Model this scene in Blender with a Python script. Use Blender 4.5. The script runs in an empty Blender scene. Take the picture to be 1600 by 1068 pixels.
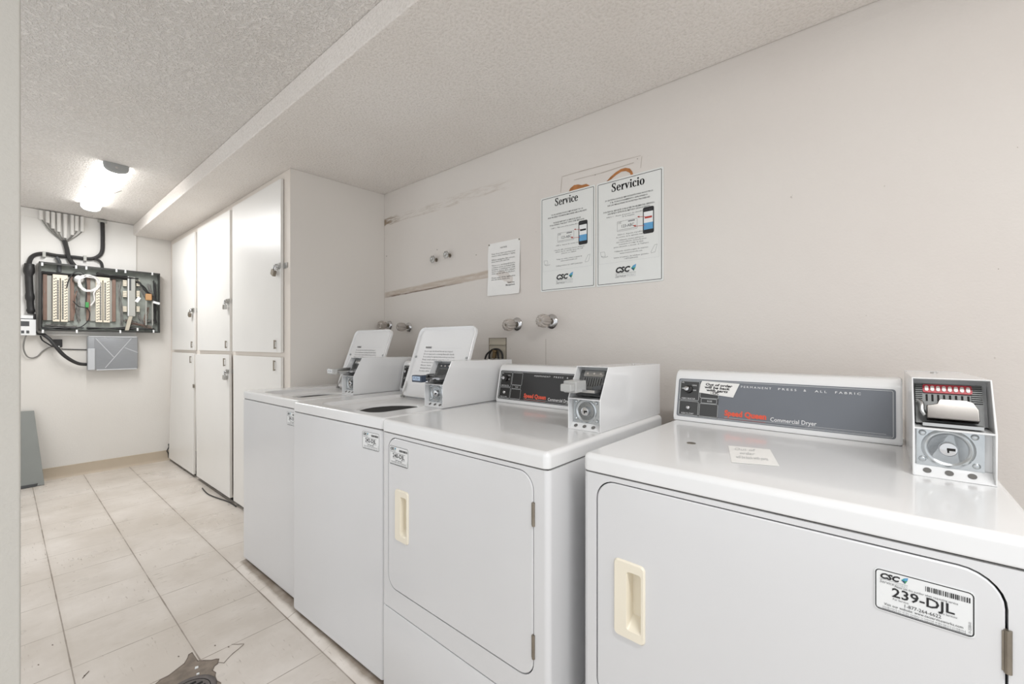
import bpy, bmesh, math, random
from mathutils import Vector, Matrix
random.seed(7)
PI = math.pi
R = math.radians
sc = bpy.context.scene
col = sc.collection

# ------------------------------------------------------------------ camera
CAM_H, FPX, CX0, HOR, YAW = 1.161, 654.95, 800.0, 538.21, 0.883
cam_data = bpy.data.cameras.new('camera')
cam = bpy.data.objects.new('camera', cam_data); col.objects.link(cam)
cam.location = (0, 0, CAM_H); cam.rotation_euler = (PI / 2, 0, -YAW)
cam_data.sensor_width = 36.0; cam_data.lens = 36.0 * FPX / 1600.0
cam_data.shift_y = (HOR - 534.0) / 1600.0
cam_data.clip_start = 0.02
sc.camera = cam
sY, cY = math.sin(YAW), math.cos(YAW)
def ray(px, py):
    u = (px - CX0) / FPX
    return Vector((sY + u * cY, cY - u * sY, -(py - HOR) / FPX))
def at_x(px, py, X): r = ray(px, py); return r * (X / r.x) + Vector((0, 0, CAM_H))
def at_y(px, py, Y): r = ray(px, py); return r * (Y / r.y) + Vector((0, 0, CAM_H))
def at_z(px, py, Z): r = ray(px, py); return r * ((Z - CAM_H) / r.z) + Vector((0, 0, CAM_H))

# ------------------------------------------------------------------ world, exposure
w = bpy.data.worlds.new('world'); sc.world = w; w.use_nodes = True
bg = w.node_tree.nodes['Background']
bg.inputs[0].default_value = (0.95, 0.975, 1.0, 1); bg.inputs[1].default_value = 0.94
vs = sc.view_settings
vs.view_transform = 'Standard'; vs.look = 'None'; vs.gamma = 1.0; vs.use_curve_mapping = False
vs.exposure = 0.37
FIXTURE_W = 13.0      # watts of each tube fixture
FIXTURE_COL = (0.98, 0.99, 1.0)

# ------------------------------------------------------------------ materials
def srgb(r, g, b):
    f = lambda c: (c / 12.92) if c <= 0.04045 else ((c + 0.055) / 1.055) ** 2.4
    return (f(r / 255), f(g / 255), f(b / 255), 1)
def mat(name, c, rough=0.5, metal=0.0, spec=0.5, bump=0.0, bscale=200, var=0.0, vscale=8, coat=0.0, emis=0.0, trans=0.0):
    m = bpy.data.materials.new(name); m.use_nodes = True
    nt = m.node_tree; b = nt.nodes['Principled BSDF']
    b.inputs['Base Color'].default_value = c
    b.inputs['Roughness'].default_value = rough; b.inputs['Metallic'].default_value = metal
    b.inputs['Specular IOR Level'].default_value = spec
    b.inputs['Coat Weight'].default_value = coat; b.inputs['Coat Roughness'].default_value = 0.06
    b.inputs['Transmission Weight'].default_value = trans
    if emis: b.inputs['Emission Color'].default_value = c; b.inputs['Emission Strength'].default_value = emis
    tc = nt.nodes.new('ShaderNodeTexCoord')
    if var:
        n = nt.nodes.new('ShaderNodeTexNoise'); n.inputs['Scale'].default_value = vscale; n.inputs['Detail'].default_value = 5
        nt.links.new(tc.outputs['Object'], n.inputs['Vector'])
        r = nt.nodes.new('ShaderNodeMapRange'); r.inputs['From Min'].default_value = 0.3; r.inputs['From Max'].default_value = 0.7
        r.inputs['To Min'].default_value = 1 - var; r.inputs['To Max'].default_value = 1 + var * 0.4
        nt.links.new(n.outputs['Fac'], r.inputs['Value'])
        mx = nt.nodes.new('ShaderNodeVectorMath'); mx.operation = 'SCALE'; mx.inputs[0].default_value = c[:3]
        nt.links.new(r.outputs[0], mx.inputs['Scale']); nt.links.new(mx.outputs[0], b.inputs['Base Color'])
    if bump:
        n = nt.nodes.new('ShaderNodeTexNoise'); n.inputs['Scale'].default_value = bscale; n.inputs['Detail'].default_value = 3
        nt.links.new(tc.outputs['Object'], n.inputs['Vector'])
        bp = nt.nodes.new('ShaderNodeBump'); bp.inputs['Strength'].default_value = bump; bp.inputs['Distance'].default_value = 0.004
        nt.links.new(n.outputs['Fac'], bp.inputs['Height']); nt.links.new(bp.outputs[0], b.inputs['Normal'])
    return m

class NT:
    """small helper for longer node materials"""
    def __init__(s, name, rough=0.6, spec=0.4):
        s.m = bpy.data.materials.new(name); s.m.use_nodes = True; s.t = s.m.node_tree
        s.b = s.t.nodes['Principled BSDF']; s.b.inputs['Roughness'].default_value = rough
        s.b.inputs['Specular IOR Level'].default_value = spec
        s.tc = s.t.nodes.new('ShaderNodeTexCoord')
        s.sep = s.t.nodes.new('ShaderNodeSeparateXYZ'); s.t.links.new(s.tc.outputs['Object'], s.sep.inputs[0])
        s.x, s.y, s.z = s.sep.outputs
    def link(s, a, b): s.t.links.new(a, b)
    def math(s, op, a, b=None, c=None, clamp=False):
        n = s.t.nodes.new('ShaderNodeMath'); n.operation = op; n.use_clamp = clamp
        for k, v in enumerate((a, b, c)):
            if v is None: continue
            if isinstance(v, (int, float)): n.inputs[k].default_value = v
            else: s.link(v, n.inputs[k])
        return n.outputs[0]
    def noise(s, scale, detail=4, stretch=None, rough=0.5, off=0.0):
        n = s.t.nodes.new('ShaderNodeTexNoise'); n.inputs['Scale'].default_value = scale; n.inputs['Detail'].default_value = detail
        n.inputs['Roughness'].default_value = rough
        mp = s.t.nodes.new('ShaderNodeMapping'); mp.inputs['Location'].default_value = (off, off * 1.7, off * 0.6)
        if stretch: mp.inputs['Scale'].default_value = stretch
        s.link(s.tc.outputs['Object'], mp.inputs[0]); s.link(mp.outputs[0], n.inputs['Vector'])
        return n.outputs['Fac']
    def rng(s, v, a, b, c=0.0, d=1.0, smooth=False):
        n = s.t.nodes.new('ShaderNodeMapRange'); n.clamp = True
        if smooth: n.interpolation_type = 'SMOOTHSTEP'
        for k, q in zip(('From Min', 'From Max', 'To Min', 'To Max'), (a, b, c, d)): n.inputs[k].default_value = q
        s.link(v, n.inputs['Value']); return n.outputs[0]
    def mix(s, f, a, b):
        n = s.t.nodes.new('ShaderNodeMix'); n.data_type = 'RGBA'
        if isinstance(f, (int, float)): n.inputs[0].default_value = f
        else: s.link(f, n.inputs[0])
        for k, v in ((6, a), (7, b)):
            if isinstance(v, tuple): n.inputs[k].default_value = v
            else: s.link(v, n.inputs[k])
        return n.outputs[2]
    def bump(s, h, strength, dist):
        n = s.t.nodes.new('ShaderNodeBump'); n.inputs['Strength'].default_value = strength; n.inputs['Distance'].default_value = dist
        s.link(h, n.inputs['Height']); s.link(n.outputs[0], s.b.inputs['Normal'])
    def col(s, c): s.link(c, s.b.inputs['Base Color'])

# ceiling: coarse sprayed texture
def ceiling_mat(name, c1, c2, strength):
    t = NT(name, 0.9, 0.15)
    n1 = t.noise(95, 3, rough=0.6); n2 = t.noise(1.7, 3, off=3)
    base = t.mix(t.rng(n2, 0.35, 0.7), c1, c2)
    t.col(t.mix(t.math('MULTIPLY', t.rng(n1, 0.5, 0.3), 0.30), base, srgb(176, 168, 158)))
    t.bump(t.rng(n1, 0.38, 0.62, smooth=True), strength, 0.006)
    return t.m
M_ceiling = ceiling_mat('sprayed_ceiling', srgb(242, 238, 234), srgb(237, 232, 227), 0.75)
M_soffit = ceiling_mat('sprayed_soffit', srgb(238, 233, 228), srgb(233, 227, 221), 0.35)

# long painted wall with scraped paint bands
t = NT('painted_wall_scraped', 0.75, 0.25)
n_big = t.noise(1.1, 4, off=5); n_fine = t.noise(140, 3)
c = t.mix(t.rng(n_big, 0.3, 0.7), srgb(215, 208, 202), srgb(221, 216, 210))
ns = t.noise(9, 6, (1, 0.35, 3.0), 0.65, 2.0); nd = t.noise(30, 5, (1, 0.25, 2.0), 0.7, 9.0)
# lower torn band: z from about 1.49 to 1.53, rising slightly towards the notice
yy = t.rng(t.y, 1.565, 2.55, 1.0, 0.0)                       # 1 near the notice, 0 at the cabinet
low_edge = t.math('ADD', 1.487, t.math('MULTIPLY', yy, 0.042))
zz = t.math('SUBTRACT', t.math('ADD', t.z, t.math('MULTIPLY', t.math('SUBTRACT', ns, 0.5), 0.02)), low_edge)
band = t.math('MULTIPLY', t.rng(zz, 0.0, 0.004), t.rng(zz, 0.045, 0.036))
band = t.math('MULTIPLY', band, t.math('MULTIPLY', t.rng(t.y, 1.53, 1.57), t.rng(t.y, 2.56, 2.53)))
c = t.mix(t.math('MULTIPLY', band, t.rng(nd, 0.30, 0.55, 0.25, 0.9)), c, srgb(188, 174, 160))
edge = t.math('MULTIPLY', t.rng(zz, -0.003, 0.001), t.rng(zz, 0.010, 0.004))
edge = t.math('MULTIPLY', edge, t.math('MULTIPLY', t.rng(t.y, 1.75, 1.95), t.rng(t.y, 2.55, 2.45)))
c = t.mix(t.math('MULTIPLY', edge, t.rng(nd, 0.35, 0.5, 0.35, 1.0)), c, srgb(128, 112, 100))
# upper torn patches near the cabinet corner
z2 = t.math('ADD', t.z, t.math('MULTIPLY', t.math('SUBTRACT', ns, 0.5), 0.05))
b2 = t.math('MULTIPLY', t.rng(z2, 1.985, 1.992), t.rng(z2, 2.045, 2.03))
b2 = t.math('MULTIPLY', b2, t.math('MULTIPLY', t.rng(t.y, 1.35, 1.5), t.rng(t.y, 2.6, 2.55)))
c = t.mix(t.math('MULTIPLY', b2, t.rng(nd, 0.46, 0.62, 0.0, 0.5)), c, srgb(186, 174, 162))
b3 = t.math('MULTIPLY', b2, t.rng(t.y, 2.36, 2.5))
c = t.mix(t.math('MULTIPLY', b3, t.rng(nd, 0.4, 0.5)), c, srgb(150, 134, 116))
# fine taping seam under the faucets
seam = t.math('MULTIPLY', t.math('LESS_THAN', t.math('ABSOLUTE', t.math('SUBTRACT', t.y, 1.181)), 0.0016), t.math('LESS_THAN', t.z, 1.19))
c = t.mix(t.math('MULTIPLY', seam, 0.7), c, srgb(165, 155, 146))
# small specks
vn = t.noise(38, 2, off=12)
c = t.mix(t.math('MULTIPLY', t.rng(vn, 0.79, 0.82), 0.5), c, srgb(150, 140, 130))
t.col(c)
t.bump(t.math('ADD', t.math('MULTIPLY', n_fine, 0.35), t.math('ADD', t.noise(22, 4), t.math('MULTIPLY', band, t.math('MULTIPLY', nd, 1.5)))), 0.25, 0.006)
M_wall = t.m

def plain_wall(name, c1, c2, b=0.15):
    t = NT(name, 0.75, 0.25)
    t.col(t.mix(t.rng(t.noise(1.3, 4, off=1), 0.3, 0.7), c1, c2))
    t.bump(t.math('ADD', t.noise(120, 3), t.noise(20, 3)), b, 0.004); return t.m
M_endwall = plain_wall('painted_end_wall', srgb(220, 216, 210), srgb(226, 223, 218))
M_stub = plain_wall('painted_partition', srgb(204, 201, 194), srgb(209, 206, 199), 0.3)
M_board = plain_wall('painted_plywood', srgb(231, 229, 225), srgb(235, 233, 229), 0.1)

# floor: worn vinyl tiles
TS, TX0, TY0, TSY = 0.3048, 0.159, 1.868, 0.3088
t = NT('worn_vinyl_tile', 0.34, 0.45)
fx = t.math('DIVIDE', t.math('SUBTRACT', t.x, TX0 - 20 * TS), TS)
fy = t.math('DIVIDE', t.math('SUBTRACT', t.y, TY0 - 20 * TSY), TSY)
dx = t.math('MULTIPLY', t.math('PINGPONG', fx, 0.5), TS); dy = t.math('MULTIPLY', t.math('PINGPONG', fy, 0.5), TSY)
ix = t.math('FLOOR', fx); iy = t.math('FLOOR', fy)
chk = t.math('MODULO', t.math('ADD', ix, iy), 2.0)
wn = t.t.nodes.new('ShaderNodeTexWhiteNoise'); wn.noise_dimensions = '2D'
cmb = t.t.nodes.new('ShaderNodeCombineXYZ'); t.link(ix, cmb.inputs[0]); t.link(iy, cmb.inputs[1]); t.link(cmb.outputs[0], wn.inputs['Vector'])
tile_r = wn.outputs['Value']
c = t.mix(t.rng(t.noise(2.2, 5, rough=0.6), 0.3, 0.7), srgb(213, 205, 196), srgb(227, 220, 213))
c = t.mix(t.math('MULTIPLY', tile_r, 0.30), c, srgb(218, 211, 203))
st1 = t.noise(120, 2, (1, 0.14, 1), 0.5, 4); st2 = t.noise(120, 2, (0.14, 1, 1), 0.5, 8)
pick = t.t.nodes.new('ShaderNodeMix'); t.link(chk, pick.inputs[0]); t.link(st1, pick.inputs[2]); t.link(st2, pick.inputs[3])
streak = t.rng(pick.outputs[0], 0.62, 0.70)
where = t.rng(t.noise(3.0, 3, off=20), 0.42, 0.60, 0.12, 1.0)
c = t.mix(t.math('MULTIPLY', streak, t.math('MULTIPLY', where, 0.55)), c, srgb(176, 164, 152))
c = t.mix(t.math('MULTIPLY', t.math('MULTIPLY', t.rng(pick.outputs[0], 0.69, 0.72), where), 0.85), c, srgb(140, 128, 116))
# worn dirty zones: centre of the passage and along the seams of tiles
dirt = t.math('MULTIPLY', t.rng(t.noise(2.0, 6, off=31, rough=0.65), 0.40, 0.64), 0.62)
c = t.mix(dirt, c, srgb(192, 182, 170))
spk = t.rng(t.noise(75, 2, off=3), 0.80, 0.83)
c = t.mix(t.math('MULTIPLY', spk, 0.8), c, srgb(110, 98, 88))
nj = t.noise(7, 4, off=14)
jx = t.math('MULTIPLY', t.math('LESS_THAN', dx, t.math('MULTIPLY', nj, 0.0042)), t.rng(nj, 0.25, 0.6, 0.55, 0.95))
jy = t.math('MULTIPLY', t.math('LESS_THAN', dy, t.math('MULTIPLY', nj, 0.0030)), t.rng(nj, 0.35, 0.6, 0.4, 1.0))
c = t.mix(jx, c, srgb(128, 116, 104)); c = t.mix(jy, c, srgb(150, 138, 126))
near = t.math('MULTIPLY', t.rng(dx, 0.02, 0.0), 0.16)
c = t.mix(near, c, srgb(170, 158, 146))
und = t.math('MULTIPLY', t.rng(t.math('ADD', t.x, t.math('MULTIPLY', t.noise(14, 4, off=41), 0.02)), 0.803, 0.818), t.rng(t.noise(18, 4, off=44), 0.25, 0.6, 0.6, 0.95))  # brown shade and grime under the machine fronts, painted into the floor colour
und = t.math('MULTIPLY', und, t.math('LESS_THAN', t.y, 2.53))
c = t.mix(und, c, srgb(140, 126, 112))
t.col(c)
t.link(t.rng(t.noise(4, 4, off=6), 0.3, 0.7, 0.24, 0.5), t.b.inputs['Roughness'])
t.bump(t.math('SUBTRACT', t.math('MULTIPLY', t.noise(12, 3), 0.4), t.math('MAXIMUM', jx, jy)), 0.2, 0.002)
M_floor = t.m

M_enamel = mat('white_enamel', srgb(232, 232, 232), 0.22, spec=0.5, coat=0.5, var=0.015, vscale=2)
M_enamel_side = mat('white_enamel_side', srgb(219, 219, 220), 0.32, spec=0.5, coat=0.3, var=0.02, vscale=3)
M_white_paint = mat('white_cabinet_laminate', srgb(230, 228, 224), 0.34, spec=0.45, var=0.02, vscale=3)
M_cab_edge = mat('cream_cabinet_frame', srgb(224, 216, 207), 0.6, var=0.03)
M_cab_side = mat('painted_cabinet_side', srgb(228, 223, 217), 0.6, bump=0.08, bscale=90, var=0.02, vscale=2)
M_dark = mat('black_void', srgb(22, 20, 18), 0.8, var=0.1)
M_shadowgap = mat('dark_seam_gasket', srgb(105, 103, 100), 0.7, var=0.1)
M_steel = mat('brushed_steel', srgb(190, 190, 188), 0.30, 1.0, bump=0.05, bscale=60, var=0.08)
M_chrome = mat('chrome', srgb(205, 205, 206), 0.10, 1.0, var=0.02)
M_slide = mat('polished_slide_metal', srgb(112, 109, 106), 0.14, 1.0, var=0.03)
M_head = mat('dull_head_metal', srgb(118, 119, 118), 0.5, 0.5, var=0.12, vscale=60)
M_zinc = mat('zinc_plate', srgb(196, 200, 202), 0.25, 0.9, var=0.10, vscale=25)
M_oldmetal = mat('tarnished_metal', srgb(150, 142, 130), 0.38, 0.9, var=0.2, vscale=40)
M_cream = mat('cream_plastic', srgb(240, 232, 214), 0.35, spec=0.5, var=0.02)
M_paneldark = mat('black_control_film', srgb(34, 32, 31), 0.28, spec=0.5, var=0.05)
M_panelgrey = mat('grey_control_film', srgb(112, 116, 123), 0.30, spec=0.5, var=0.05, vscale=5)  # plain grey film colour, used on the nearest dryer only
M_panelctl = mat('charcoal_control_film', srgb(64, 64, 64), 0.3, var=0.04)
M_line = mat('silver_line_print', srgb(196, 198, 198), 0.4, var=0.02)
M_whiteink = mat('white_ink', srgb(238, 238, 238), 0.5, var=0.01)
M_redink = mat('red_orange_ink', srgb(226, 92, 68), 0.5, var=0.02)
M_ink = mat('black_ink', srgb(34, 34, 36), 0.6, var=0.05)
M_greyink = mat('grey_ink', srgb(120, 120, 122), 0.6, var=0.05)
M_midink = mat('soft_black_ink', srgb(84, 84, 88), 0.6, var=0.05)
M_label = mat('label_white_vinyl', srgb(233, 234, 234), 0.4, var=0.01)
M_poster = mat('poster_plastic', srgb(226, 227, 224), 0.35, var=0.01)
M_paper = mat('paper', srgb(236, 235, 232), 0.8, var=0.03)
M_teal = mat('teal_ink', srgb(60, 160, 168), 0.5, var=0.05)
M_navy = mat('navy_ink', srgb(34, 70, 110), 0.5, var=0.05)
M_green = mat('green_ink', srgb(70, 150, 90), 0.5, var=0.05)
M_blue = mat('screen_blue', srgb(96, 160, 205), 0.4, var=0.05)
M_redline = mat('red_arrow_ink', srgb(180, 60, 50), 0.5, var=0.05)
M_vinylbase = mat('beige_vinyl_cove', srgb(190, 176, 157), 0.5, var=0.04)
M_glue = mat('brown_glue', srgb(176, 116, 66), 0.6, var=0.25, vscale=40)
M_lens = mat('fixture_lens', srgb(255, 254, 250), 0.4, emis=6.0)
M_fixcap = mat('fixture_end_cap', srgb(170, 172, 172), 0.4, var=0.03)
M_cable = mat('black_cable', srgb(44, 43, 43), 0.5, var=0.15, vscale=30)
M_cablegrey = mat('grey_cable', srgb(130, 128, 124), 0.5, var=0.1, vscale=30)
M_cablewhite = mat('white_cable', srgb(226, 224, 222), 0.45, var=0.03)
M_backboard = mat('grey_green_backboard', srgb(162, 167, 160), 0.7, var=0.22, vscale=14, bump=0.2, bscale=40)
M_tray = mat('dark_box_steel', srgb(62, 62, 60), 0.5, 0.3, var=0.15, vscale=12)
M_brownrail = mat('brown_mount_rail', srgb(132, 108, 96), 0.6, var=0.12, vscale=20)
M_blockcream = mat('terminal_cream', srgb(232, 223, 204), 0.5, var=0.04)
M_blockgrey = mat('connector_grey', srgb(176, 176, 170), 0.5, var=0.06)
M_tan = mat('tan_plug', srgb(196, 150, 104), 0.5, var=0.1)
M_greenplug = mat('green_plug', srgb(70, 150, 84), 0.4, var=0.05)
M_router = mat('silver_modem_case', srgb(158, 160, 163), 0.38, 0.5, var=0.03)
M_routeredge = mat('silver_rib', srgb(200, 202, 205), 0.35, 0.3, var=0.03)
M_greycover = mat('grey_painted_sheet_metal', srgb(140, 143, 140), 0.5, 0.2, var=0.06, vscale=6)
M_greydark = mat('dark_grey_metal', srgb(78, 80, 82), 0.5, var=0.08)
M_acrylic = mat('clear_acrylic', srgb(226, 218, 210), 0.12, trans=0.55, spec=0.6)
M_plastic_clear = mat('translucent_slide_plastic', srgb(222, 222, 220), 0.15, trans=0.45)
M_redpad = mat('red_slot_plate', srgb(176, 48, 58), 0.4, var=0.05)
M_coin = mat('slot_insert_silver', srgb(206, 198, 192), 0.35, 0.2, var=0.05)
M_bluetag = mat('dark_blue_tag', srgb(58, 68, 84), 0.4, var=0.05)
M_tagtext = mat('pale_blue_print', srgb(178, 198, 222), 0.4, var=0.02)
M_concrete = mat('exposed_dirty_concrete', srgb(142, 130, 118), 0.8, var=0.3, vscale=26, bump=0.5, bscale=70)
M_drain = mat('drain_iron', srgb(96, 90, 88), 0.5, 0.5, var=0.25, vscale=40)
M_brass = mat('dull_brass', srgb(140, 120, 90), 0.4, 0.8, var=0.15, vscale=40)
M_outlet = mat('outlet_box_plastic', srgb(190, 182, 166), 0.6, var=0.1)

# ------------------------------------------------------------------ mesh builder
class MB:
    def __init__(s): s.v = []; s.f = []; s.mi = []
    def add(s, vs, fs, mi=0):
        o = len(s.v); s.v += [tuple(p) for p in vs]; s.f += [tuple(i + o for i in f) for f in fs]; s.mi += [mi] * len(fs); return s
    def box(s, x0, x1, y0, y1, z0, z1, mi=0):
        return s.add([(x0,y0,z0),(x1,y0,z0),(x1,y1,z0),(x0,y1,z0),(x0,y0,z1),(x1,y0,z1),(x1,y1,z1),(x0,y1,z1)],
              [(0,3,2,1),(4,5,6,7),(0,1,5,4),(1,2,6,5),(2,3,7,6),(3,0,4,7)], mi)
    def loops(s, L, cap0=True, cap1=True, mi=0, closed=True):
        n = len(L[0]); vs = [p for l in L for p in l]; fs = []
        for k in range(len(L) - 1):
            for i in range(n if closed else n - 1):
                j = (i + 1) % n; fs.append((k*n+i, k*n+j, (k+1)*n+j, (k+1)*n+i))
        if cap0: fs.append(tuple(reversed(range(n))))
        if cap1: fs.append(tuple((len(L)-1)*n + i for i in range(n)))
        return s.add(vs, fs, mi)
    def prism(s, poly, vec, mi=0):
        v = Vector(vec); a = [Vector(p) for p in poly]
        return s.loops([a, [p + v for p in a]], mi=mi)
    def quad(s, a, b, c, d, mi=0): return s.add([a, b, c, d], [(0, 1, 2, 3)], mi)
    def cyl(s, p0, p1, r0, r1=None, n=20, mi=0, cap=True):
        r1 = r0 if r1 is None else r1
        p0 = Vector(p0); p1 = Vector(p1); d = (p1 - p0).normalized()
        a = d.orthogonal().normalized(); b = d.cross(a)
        L = [[p + a * (math.cos(2*PI*i/n) * r) + b * (math.sin(2*PI*i/n) * r) for i in range(n)] for p, r in ((p0, r0), (p1, r1))]
        return s.loops(L, cap, cap, mi)
    def lathe(s, prof, origin, axis, n=24, mi=0, flute=0, fl=0.0):
        o = Vector(origin); d = Vector(axis).normalized(); a = d.orthogonal().normalized(); b = d.cross(a); L = []
        for h, r in prof:
            l = []
            for i in range(n):
                rr = r * (1 - fl * (0.5 + 0.5 * math.cos(flute * 2*PI*i/n))) if flute else r
                l.append(o + d*h + a*(math.cos(2*PI*i/n)*rr) + b*(math.sin(2*PI*i/n)*rr))
            L.append(l)
        return s.loops(L, True, True, mi)
    def tube(s, pts, r, n=8, mi=0, smooth=3):
        P = [Vector(p) for p in pts]
        if smooth and len(P) > 2:
            Q = []
            for i in range(len(P) - 1):
                p0 = P[max(i-1, 0)]; p1 = P[i]; p2 = P[i+1]; p3 = P[min(i+2, len(P)-1)]
                for k in range(smooth):
                    q = k / smooth
                    Q.append(0.5*((2*p1)+(-p0+p2)*q+(2*p0-5*p1+4*p2-p3)*q*q+(-p0+3*p1-3*p2+p3)*q**3))
            Q.append(P[-1]); P = Q
        L = []; a = None
        for i, p in enumerate(P):
            d = (P[min(i+1, len(P)-1)] - P[max(i-1, 0)]).normalized()
            if a is None: a = d.orthogonal().normalized()
            else:
                a = (a - d * a.dot(d)); a = a.normalized() if a.length > 1e-6 else d.orthogonal().normalized()
            b = d.cross(a); rr = r[i * len(r) // len(P)] if isinstance(r, (list, tuple)) else r
            L.append([p + a*(math.cos(2*PI*k/n)*rr) + b*(math.sin(2*PI*k/n)*rr) for k in range(n)])
        return s.loops(L, True, True, mi)
    def xf(s, M): s.v = [tuple(M @ Vector(p)) for p in s.v]; return s
    def merge(s, o, mi=None):
        k = len(s.v); s.v += o.v; s.f += [tuple(i + k for i in f) for f in o.f]; s.mi += (o.mi if mi is None else [mi]*len(o.mi)); return s
    def build(s, name, mats, parent=None, bevel=0.0, seg=2, smooth=35, label=None, fix=True, wn=False):
        me = bpy.data.meshes.new(name); me.from_pydata(s.v, [], s.f)
        if not isinstance(mats, (list, tuple)): mats = [mats]
        for m in mats: me.materials.append(m)
        for p, i in zip(me.polygons, s.mi): p.material_index = i
        if fix:
            bm = bmesh.new(); bm.from_mesh(me)
            bmesh.ops.remove_doubles(bm, verts=bm.verts, dist=1e-6)
            bmesh.ops.recalc_face_normals(bm, faces=bm.faces)
            lim = R(smooth)
            for f in bm.faces: f.smooth = True
            for e in bm.edges:
                if len(e.link_faces) != 2 or e.calc_face_angle(0) > lim: e.smooth = False
            bm.to_mesh(me); bm.free()
        o = bpy.data.objects.new(name, me); col.objects.link(o)
        if parent: o.parent = parent
        if bevel:
            b = o.modifiers.new('bevel', 'BEVEL'); b.width = bevel; b.segments = seg; b.limit_method = 'ANGLE'; b.angle_limit = R(40)
            b.harden_normals = True
        if wn:
            w_ = o.modifiers.new('weighted_normal', 'WEIGHTED_NORMAL'); w_.keep_sharp = True; w_.weight = 100
        if label: o['label'] = label
        return o

def rrect(hw, hh, r, k=5, cx=0, cy=0):
    r = min(r, hw, hh); P = []
    for q, (sx, sy) in enumerate(((1, 1), (-1, 1), (-1, -1), (1, -1))):
        for i in range(k + 1):
            a = PI/2 * (q + i / k); P.append((cx + sx*(hw - r) + math.cos(a)*r, cy + sy*(hh - r) + math.sin(a)*r))
    return P
def tag(o, label, cat, group=None):
    o['label'] = label; o['category'] = cat
    if group: o['group'] = group
    return o
def thing(name, label, cat, loc=(0, 0, 0), rz=0.0, group=None):
    o = bpy.data.objects.new(name, None); col.objects.link(o); o.location = loc; o.rotation_euler = (0, 0, rz)
    o.empty_display_size = 0.1
    return tag(o, label, cat, group)
def struct(o): o['kind'] = 'structure'; return o

# text and flat print: collected in a 2D frame (a right, b up) and mapped with f(a, b, h) -> point
class Print:
    def __init__(s, f): s.mb = MB(); s.f = f; s.mats = []
    def idx(s, m):
        if m not in s.mats: s.mats.append(m)
        return s.mats.index(m)
    def rect(s, a0, b0, a1, b1, m, h=0.0):
        s.mb.quad(s.f(a0, b0, h), s.f(a1, b0, h), s.f(a1, b1, h), s.f(a0, b1, h), s.idx(m)); return s
    def poly(s, pts, m, h=0.0):
        s.mb.add([s.f(a, b, h) for a, b in pts], [tuple(range(len(pts)))], s.idx(m)); return s
    def line(s, pts, wd, m, h=0.0, closed=False):
        n = len(pts); rng = range(n if closed else n - 1)
        for i in rng:
            p = Vector(pts[i]); q = Vector(pts[(i+1) % n]); d = (q - p)
            if d.length < 1e-9: continue
            d.normalize(); nn = Vector((-d.y, d.x)) * wd/2; p = p - d*wd*0.4; q = q + d*wd*0.4
            s.poly([tuple(p+nn), tuple(p-nn), tuple(q-nn), tuple(q+nn)], m, h)
        return s
    def frame(s, a0, b0, a1, b1, r, wd, m, h=0.0):
        return s.line(rrect((a1-a0)/2, (b1-b0)/2, r, 4, (a0+a1)/2, (b0+b1)/2), wd, m, h, True)
    def text(s, txt, a, b, size, m, al='LEFT', bold=0.0, shear=0.0, sx=1.0, width=None, rot=0.0, h=0.0003, res=2, space=1.0):
        cu = bpy.data.curves.new('lettering', 'FONT'); cu.body = txt; cu.size = 1.0; cu.align_x = al; cu.shear = shear
        cu.offset = bold; cu.resolution_u = res; cu.fill_mode = 'FRONT'; cu.space_character = space
        ob = bpy.data.objects.new('lettering', cu); me = ob.to_mesh()
        if len(me.vertices):
            if width:
                xs = [v.co.x for v in me.vertices]; sx = width / ((max(xs) - min(xs)) * size)
            i = s.idx(m); cr, sr = math.cos(rot), math.sin(rot)
            vs = []
            for v in me.vertices:
                x, y = v.co.x*size*sx, v.co.y*size
                vs.append(s.f(a + x*cr - y*sr, b + x*sr + y*cr, h))
            s.mb.add(vs, [tuple(p.vertices) for p in me.polygons], i)
        ob.to_mesh_clear(); bpy.data.objects.remove(ob); bpy.data.curves.remove(cu)
        return s
    def build(s, name, parent): return s.mb.build(name, s.mats, parent, fix=False)

# ================================================================== ROOM
WX = 1.70; YE = 5.37; ZC = 2.31; ZS = 2.21; BX = 0.802; XL = -1.1; YB = -2.4
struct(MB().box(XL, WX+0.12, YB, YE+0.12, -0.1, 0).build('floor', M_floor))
struct(MB().box(XL, WX+0.12, YB, YE+0.12, ZC, ZC+0.1).build('ceiling', M_ceiling))
struct(MB().box(BX, WX, YB, YE, ZS, ZC).build('ceiling_soffit', M_soffit, bevel=0.006))
WR = struct(MB().box(WX, WX+0.12, YB, YE+0.12, 0, ZC).build('wall_right', M_wall))
WEn = struct(MB().box(XL, WX, YE, YE+0.12, 0, ZC).build('wall_back', M_endwall))
struct(MB().box(XL-0.1, XL, 4.6, YE+0.12, 0, ZC).build('wall_left', M_endwall))
struct(MB().box(XL, 0.0265, 1.42, 1.54, 0, ZC).build('wall_partition', M_stub, bevel=0.004))
# beige vinyl cove base along the end wall
prof = [(0, 0.10), (0.006, 0.098), (0.007, 0.022), (0.014, 0.006), (0.022, 0.0), (0, 0)]
bb = MB().loops([[(XL, YE - a, b) for a, b in prof], [(1.085, YE - a, b) for a, b in prof]])
struct(bb.build('baseboard_back', M_vinylbase))
# rounded tile lip where the machines stand
lip = [(0.772, 0.0), (0.785, 0.005), (0.80, 0.010), (0.82, 0.012), (0.90, 0.012), (0.90, 0.0)]
struct(MB().loops([[(a, 2.54, b) for a, b in lip], [(a, -0.6, b) for a, b in lip]]).build('floor_lip', M_floor, smooth=60))
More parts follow.
